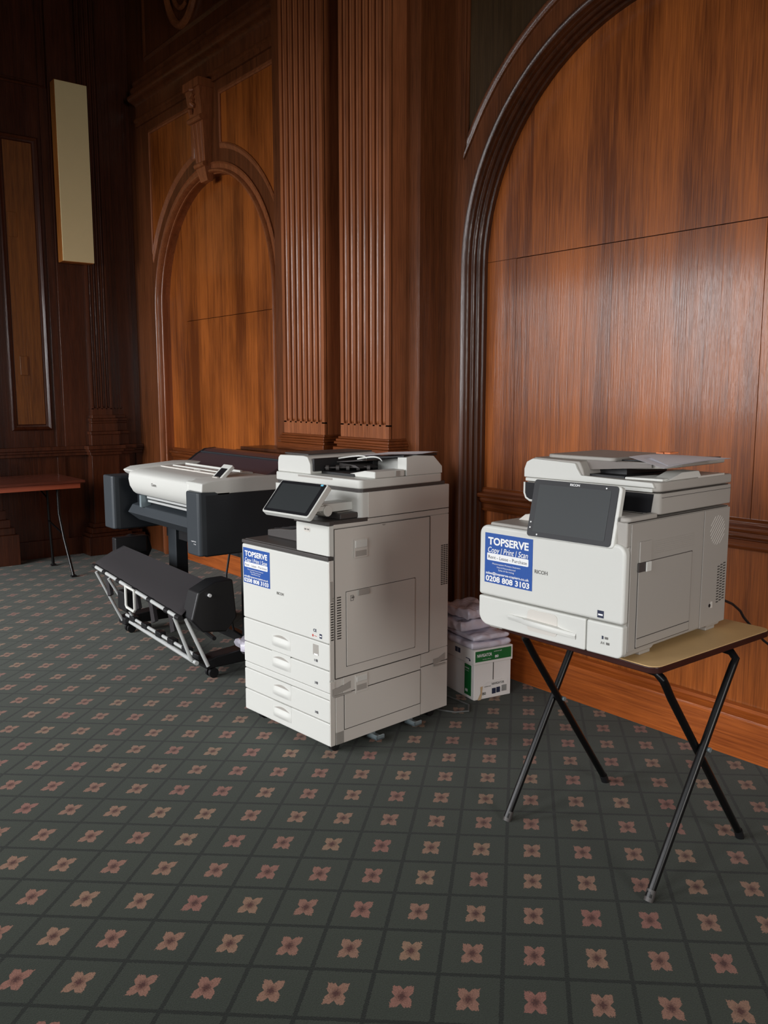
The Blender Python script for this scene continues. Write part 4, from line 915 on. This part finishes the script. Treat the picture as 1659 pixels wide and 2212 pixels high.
# scanner
m = mb(); m.prism(rrect(-0.505, -0.001, 0.168, pd, 0.022, corners=(1, 1, 0, 0)), 'Z', Zz(1.142), Zz(1.206)); scn = m.build('scanner_body', M_PGREY, dp, bevel=0.004)
m = mb(); m.prism([(-0.499, Zz(1.204)), (-0.499, Zz(1.168)), (-0.492, Zz(1.152)), (-0.478, Zz(1.146)), (-0.025, Zz(1.146)), (-0.018, Zz(1.204))], 'Y', 0.1655, 0.169); m.build('smoked_front_strip', M_BEZEL, scn)
m = mb(); m.tube([(-0.503, 0.168, Zz(1.204)), (-0.503, 0.168, Zz(1.168)), (-0.496, 0.168, Zz(1.152)), (-0.480, 0.168, Zz(1.144)), (-0.43, 0.168, Zz(1.142))], 0.0045, 8); m.build('front_rim', M_WHITE, scn, smooth=True)
m = mb(); m.prism(rrect(-0.505, 0.0, 0.166, pd, 0.022, corners=(1, 1, 0, 0)), 'Z', Zz(1.209), Zz(1.240)); lid = m.build('scanner_lid', M_PGREY, dp, bevel=0.007, seg=3)
m = mb(); m.prism([(-0.500, Zz(1.222)), (-0.500, Zz(1.250)), (-0.490, Zz(1.274)), (-0.465, Zz(1.286)), (-0.296, Zz(1.280)), (-0.286, Zz(1.262)), (-0.272, Zz(1.243)), (-0.02, Zz(1.238)), (-0.012, Zz(1.222))], 'Y', 0.158, 0.168)
fr_ = m.build('front_fascia', M_WHITE, lid, bevel=0.003)
m = mb(); side_line(m, [(0.185, Zz(1.2075)), (0.585, Zz(1.2075))], 0.0006, 0.0035); side_line(m, [(0.185, Zz(1.193)), (0.610, Zz(1.193))], 0.0002, 0.001); m.build('lid_gap', M_LINE, lid)
bx(-0.495, -0.02, 0.160, 0.168, Zz(1.209), Zz(1.2205)).build('fascia_lower_band', M_WHITE, lid, bevel=0.002)
# document feeder
m = mb(); m.prism([(-0.503, Zz(1.238)), (-0.503, Zz(1.252)), (-0.490, Zz(1.278)), (-0.462, Zz(1.290)), (-0.285, Zz(1.286)), (-0.272, Zz(1.262)), (-0.265, Zz(1.238))], 'Y', 0.167, 0.56)
adf = m.build('feeder_cover', M_PGREY, dp, bevel=0.006, seg=3)
m = mb(); m.prism(rrect(-0.450, -0.190, 0.215, 0.53, 0.02), 'Z', Zz(1.286), Zz(1.300)); m.build('feeder_hatch', M_PGREY, adf, bevel=0.005, seg=3)
m = mb(); m.box(-0.285, -0.14, 0.20, 0.52, Zz(1.238), Zz(1.246)); m.box(-0.28, -0.17, 0.26, 0.50, Zz(1.246), Zz(1.275)); m.build('exit_mouth', M_BLACK, adf)
m = mb(); m.prism([(-0.285, Zz(1.262)), (-0.285, Zz(1.286)), (-0.10, Zz(1.290)), (0.0, Zz(1.296)), (0.03, Zz(1.298)), (0.03, Zz(1.284)), (-0.02, Zz(1.275)), (-0.12, Zz(1.268))], 'Y', 0.235, 0.50)
itt = m.build('input_tray', M_PGREY, dp, bevel=0.004)
m = mb(); m.prism([(-0.20, Zz(1.2885)), (0.025, Zz(1.2995)), (0.025, Zz(1.303)), (-0.20, Zz(1.292))], 'Y', 0.26, 0.48); m.build('tray_bed', M_BLACK, itt)
m = mb(); n = 12; m.strip([[(-0.283 + 0.22 * i / n, 0.205 + 0.02 * (i / n), Zz(1.285) + 0.002 * math.sin(PI * i / n) - d), ] + [(-0.283 + 0.22 * i / n, 0.245, Zz(1.287) - d)] for i in range(n + 1) for d in (0,)])
m.strip([[(-0.283 + 0.22 * i / n, 0.205 + 0.02 * (i / n), Zz(1.288) - h_) for h_ in (0, 0.030 - 0.018 * i / n)] for i in range(n + 1)]); m.build('smoked_guide', M_SMOKE, itt, smooth=True)
m = mb(); m.prism([(0.21, Zz(1.240)), (0.42, Zz(1.240)), (0.40, Zz(1.262)), (0.30, Zz(1.262))], 'X', -0.06, -0.002); m.prism([(-0.13, 0.185), (-0.01, 0.20), (-0.01, 0.30), (-0.10, 0.31)], 'Z', Zz(1.239), Zz(1.247)); m.build('paper_stop', M_WHITE, lid, bevel=0.003)
m = mb(); m.box(-0.03, 0.001, 0.40, 0.56, Zz(1.239), Zz(1.245)); m.build('lid_plate', M_GREY, lid)
m = mb(); m.prism(rrect(-0.030, 0.0008, 0.008, 0.166, 0.02, corners=(0, 1, 0, 0)), 'Z', Zz(1.132), Zz(1.150)); m.build('corner_cover', M_PGREY, dp, bevel=0.008, seg=3)
# operation panel
Mp = tilted(-0.196, 0.010, Zz(1.147), math.radians(1.5), math.radians(12.7), 0.3, 0.177, 0.03)
pm = mb(); pm.prism(rrect(-0.152, 0.158, -0.092, 0.090, 0.012), 'Z', -0.022, -0.001, M=Mp); pa = pm.build('operation_panel', M_WHITE, dp, bevel=0.004, seg=3)
pm = mb(); pm.prism(rrect(-0.150, 0.148, -0.089, 0.089, 0.010), 'Z', -0.001, 0.0015, M=Mp); bz = pm.build('bezel', M_BEZEL, pa)
pm = mb(); pm.prism(rrect(-0.130, 0.126, -0.074, 0.074, 0.002), 'Z', 0.0015, 0.0022, M=Mp); pm.build('touch_screen', M_SCREEN, pa)
lm_ = mb(); text_mesh(lm_, 'RICOH', Mp @ Matrix.Translation((-0.018, 0.078, 0.002)), 0.034, size=0.007, bold=0.03, depth=0.0004)
lm_.build('maker_lettering', M_LET, bz)
pm = mb()
for (a, b_) in ((0.108, 0.080), (-0.141, -0.045), (-0.141, -0.062), (-0.112, -0.082)): pm.tube([Mp @ Vector((a, b_, 0.001)), Mp @ Vector((a, b_, 0.0026))], 0.0025, 10)
pm.build('key_marks', M_LET, bz)
pm = mb(); pm.box(-0.26, -0.12, 0.02, 0.17, Zz(1.10), Zz(1.13)); pm.box(-0.16, -0.02, 0.03, 0.12, Zz(1.06), Zz(1.15)); pm.build('panel_mount', M_PGREY, dp, bevel=0.006)
# leaflets on the feeder
dpM = Matrix.Translation((-1.449, 2.0306, 0)) @ Matrix.Rotation(math.radians(3.3), 4, 'Z')
m = mb(); sheet(m, [(-0.14, 0.22), (0.090, 0.03), (0.105, 0.34), (-0.10, 0.40)], lambda t_, k: 1.3065 - 0.010 * t_ * (1 - k) + 0.004 * math.sin(3 * k))
sheet(m, [(-0.06, 0.20), (0.075, 0.075), (0.115, 0.37), (-0.05, 0.38)], lambda t_, k: 1.3105 - 0.012 * t_ * (1 - k) + 0.003 * math.sin(3 * k + 1))
m.v = [tuple(dpM @ Vector(v)) for v in m.v]
tag(m.build('paper_sheets', M_PAPER, smooth=True), 'loose white sheets lying across the feeder of the desktop printer', 'paper')
m = mb(); m.box(-0.13, -0.105, 0.36, 0.40, 1.310, 1.314); m.box(-0.095, -0.075, 0.35, 0.40, 1.312, 1.316); m.v = [tuple(dpM @ Vector(v)) for v in m.v]
tag(m.build('coloured_slip', M_ORANGE), 'small orange slips beside the white sheets on the desktop printer', 'paper')
tag(mb().tube([(-1.50, 2.655, 0.81), (-1.50, 2.72, 0.785), (-1.50, 2.775, 0.752), (-1.50, 2.80, 0.725), (-1.50, 2.86, 0.68), (-1.49, 2.93, 0.62), (-1.47, 2.99, 0.575), (-1.40, 3.08, 0.40), (-1.30, 3.12, 0.15), (-1.2, 3.1, 0.008), (-0.9, 3.0, 0.008)], 0.0045, 8).build('power_cord', M_BLACK, smooth=True), 'black power cord hanging from the back of the desktop printer over the desk edge', 'cord')

# ================================================================== paper box and wrapped reams
bt = thing('paper_box', 'white and green copy-paper box with torn corner, on the carpet beside the tall copier', 'box', (-2.894, 2.8661, 0), math.radians(-10.05))
BW, BD = -0.30, 0.222
bx(BW, 0, 0, BD, 0.0, 0.20).build('carton', M_BOX, bt, bevel=0.003)
bx(BW - 0.006, 0.006, -0.006, BD + 0.006, 0.182, 0.258).build('box_lid', M_BOX, bt, bevel=0.003)
m = mb(); m.box(0.006, 0.0066, 0.002, BD - 0.004, 0.196, 0.250); gl = m.build('lid_green_band', M_GREEN, bt)
def stext(txt, y, z, w_, size, x=0.0072, mat=M_LET, parent=None, bold=0.0, name='lettering'):
    mm = mb(); text_mesh(mm, txt, frameM((x, y, z), (0, 1, 0), (0, 0, 1)), w_, size=size, bold=bold, depth=0.0003); return mm.build(name, mat, parent)
stext('NAVIGATOR', 0.012, 0.220, 0.088, 0.016, parent=gl, bold=0.02); stext('universal', 0.112, 0.236, 0.046, 0.007, parent=gl); stext('80', 0.118, 0.206, 0.022, 0.013, parent=gl, bold=0.03)
stext('A4 210 x 297mm', 0.045, 0.204, 0.05, 0.005, parent=gl)
m = mb(); m.box(0.0, 0.0012, 0.112, 0.116, 0.092, 0.182); m.box(0, 0.0012, 0.164, 0.166, 0.02, 0.09); m.build('carton_joint', M_LINE, bt)
m = mb(); m.add([(0.0016, 0.048, 0.005), (0.0016, 0.045, 0.062), (0.0030, 0.080, 0.086), (0.0022, 0.20, 0.092), (0.0014, 0.205, 0.03), (0.0012, 0.19, 0.005)], [(0, 1, 2, 3, 4, 5)]); pf = m.build('printed_flap', M_BOX, bt)
stext('NAVIGATOR', 0.105, 0.066, 0.075, 0.012, x=0.003, mat=M_LETG, parent=pf, bold=0.02); stext('80', 0.048, 0.022, 0.022, 0.014, x=0.003, mat=M_LETG, parent=pf, bold=0.03); stext('universal', 0.06, 0.060, 0.038, 0.008, x=0.0034, mat=M_LETG, parent=pf)
m = mb(); m.box(0.002, 0.0032, 0.107, 0.130, 0.020, 0.048); m.box(0.002, 0.0032, 0.134, 0.156, 0.022, 0.050); m.build('print_panels', M_LETD, pf)
m = mb()
for k in range(7): m.box(0.002, 0.0032, 0.166 + k * 0.0045, 0.168 + k * 0.0045, 0.024, 0.056)
m.build('barcode', M_LETG, pf)
m = mb(); m.add([(0.004, 0.020, 0.0), (0.005, 0.038, 0.035), (0.005, 0.036, 0.066), (0.004, 0.050, 0.068), (0.004, 0.046, 0.030), (0.004, 0.040, 0.0)], [(0, 1, 2, 3, 4, 5)]); m.build('torn_card', M_TAN, bt)
m = mb(); m.box(-0.082, -0.024, -0.0008, 0.0, 0.016, 0.172); gf = m.build('green_panel', M_GREEN, bt)
badge(gf, 'universal', -0.078, 0.150, 0.036, -0.001, M_LET, size=0.009, name='lettering'); badge(gf, '80', -0.074, 0.032, 0.022, -0.001, M_LET, size=0.014, name='lettering', bold=0.03); badge(gf, 'high performance', -0.078, 0.138, 0.034, -0.001, M_LET, size=0.005, name='lettering', bold=0)
m = mb(); m.box(-0.160, -0.138, -0.0072, -0.006, 0.215, 0.240); m.box(-0.134, -0.114, -0.0072, -0.006, 0.215, 0.240); m.box(-0.064, -0.030, -0.0072, -0.006, 0.204, 0.208); m.box(-0.035, -0.024, -0.0072, -0.006, 0.196, 0.204)
m.build('lid_print', M_LETD, bt)
def bundle(name, x0, x1, y0, y1, z0, z1, seed, label, rz=-10, bulge=0.008):
    """ream(s) of paper in loose film: a soft-edged slab with a rumpled skin"""
    rnd = random.Random(seed); m = mb(); nx, ny, nz = 34, 28, 10
    ph = [rnd.uniform(0, 6) for _ in range(9)]
    def f(p):
        x, y, z = p
        w1 = math.sin(23 * x + 31 * y + ph[0]) + math.sin(47 * x - 29 * z + ph[1]) + 0.7 * math.sin(61 * y + 53 * z + ph[2]) + 0.6 * math.sin(97 * x + 83 * y + 71 * z + ph[3]) + 0.9 * abs(math.sin(58 * x - 75 * y + 3 * math.sin(31 * y + ph[4]) + ph[5])) - 0.5
        return w1 * bulge * 0.22
    import bmesh
    bm = bmesh.new(); bmesh.ops.create_grid
    def face(fn, a, b_):
        m.strip([[fn(i / a, j / b_) for j in range(b_ + 1)] for i in range(a + 1)])
    def P_(u, v, w_):
        cx, cy, cz = (x0 + x1) / 2, (y0 + y1) / 2, (z0 + z1) / 2; hx, hy, hz = (x1 - x0) / 2, (y1 - y0) / 2, (z1 - z0) / 2
        e = 0.30
        px, py, pz = 2 * u - 1, 2 * v - 1, 2 * w_ - 1
        k = 1 - 0.03 * (px * px * py * py) - 0.05 * pz * pz * max(px * px, py * py)
        p = (cx + hx * px * k, cy + hy * py * k, cz + hz * pz * (1 - 0.10 * max(abs(px), abs(py)) ** 6))
        d = f(p); return (p[0] + d * px, p[1] + d * py, p[2] + d * 1.2 if pz > -0.99 else p[2])
    face(lambda u, v: P_(u, v, 1), nx, ny); face(lambda u, v: P_(u, v, 0), nx, ny)
    face(lambda u, w_: P_(u, 0, w_), nx, nz); face(lambda u, w_: P_(u, 1, w_), nx, nz); face(lambda v, w_: P_(0, v, w_), ny, nz); face(lambda v, w_: P_(1, v, w_), ny, nz)
    bm.free()
    cz_ = z0; o = m.build(name, M_WRAP, smooth=True)
    import bmesh as bmm
    b2 = bmm.new(); b2.from_mesh(o.data); bmm.ops.remove_doubles(b2, verts=b2.verts, dist=0.0004); bmm.ops.recalc_face_normals(b2, faces=b2.faces); b2.to_mesh(o.data); b2.free()
    for p in o.data.polygons: p.use_smooth = True
    o.location = (-2.894, 2.8661, 0); o.rotation_euler = (0, 0, math.radians(rz))
    return tag(o, label, 'paper', 'film-wrapped paper bundles on the box')
bundle('wrapped_paper', -0.305, 0.010, -0.022, 0.215, 0.2600, 0.290, 1, 'lowest film-wrapped paper bundle, lying directly on the lid of the copy-paper box')
bundle('wrapped_paper', -0.300, 0.000, -0.005, 0.212, 0.2975, 0.323, 2, 'second film-wrapped paper bundle from the bottom, above the copy-paper box', rz=-11)
bundle('wrapped_paper', -0.300, -0.070, -0.030, 0.200, 0.3330, 0.383, 3, 'thick film-wrapped paper bundle, third from the bottom of the pile', rz=-6, bulge=0.011)
bundle('wrapped_paper', -0.300, -0.050, 0.000, 0.205, 0.3960, 0.440, 4, 'topmost film-wrapped paper bundle of the pile between the two machines', rz=-4, bulge=0.016)
tag(mb().tube([(-3.06, 2.74, 0.008), (-3.00, 2.66, 0.007), (-2.90, 2.64, 0.007), (-2.83, 2.68, 0.007), (-2.80, 2.74, 0.007), (-2.86, 2.80, 0.007), (-2.98, 2.80, 0.007), (-3.1, 2.78, 0.02), (-3.2, 2.74, 0.05)], 0.004, 8).build('grey_cable', M_CORD, smooth=True), 'grey cable looped on the carpet beside the tall copier and the paper box', 'cable')
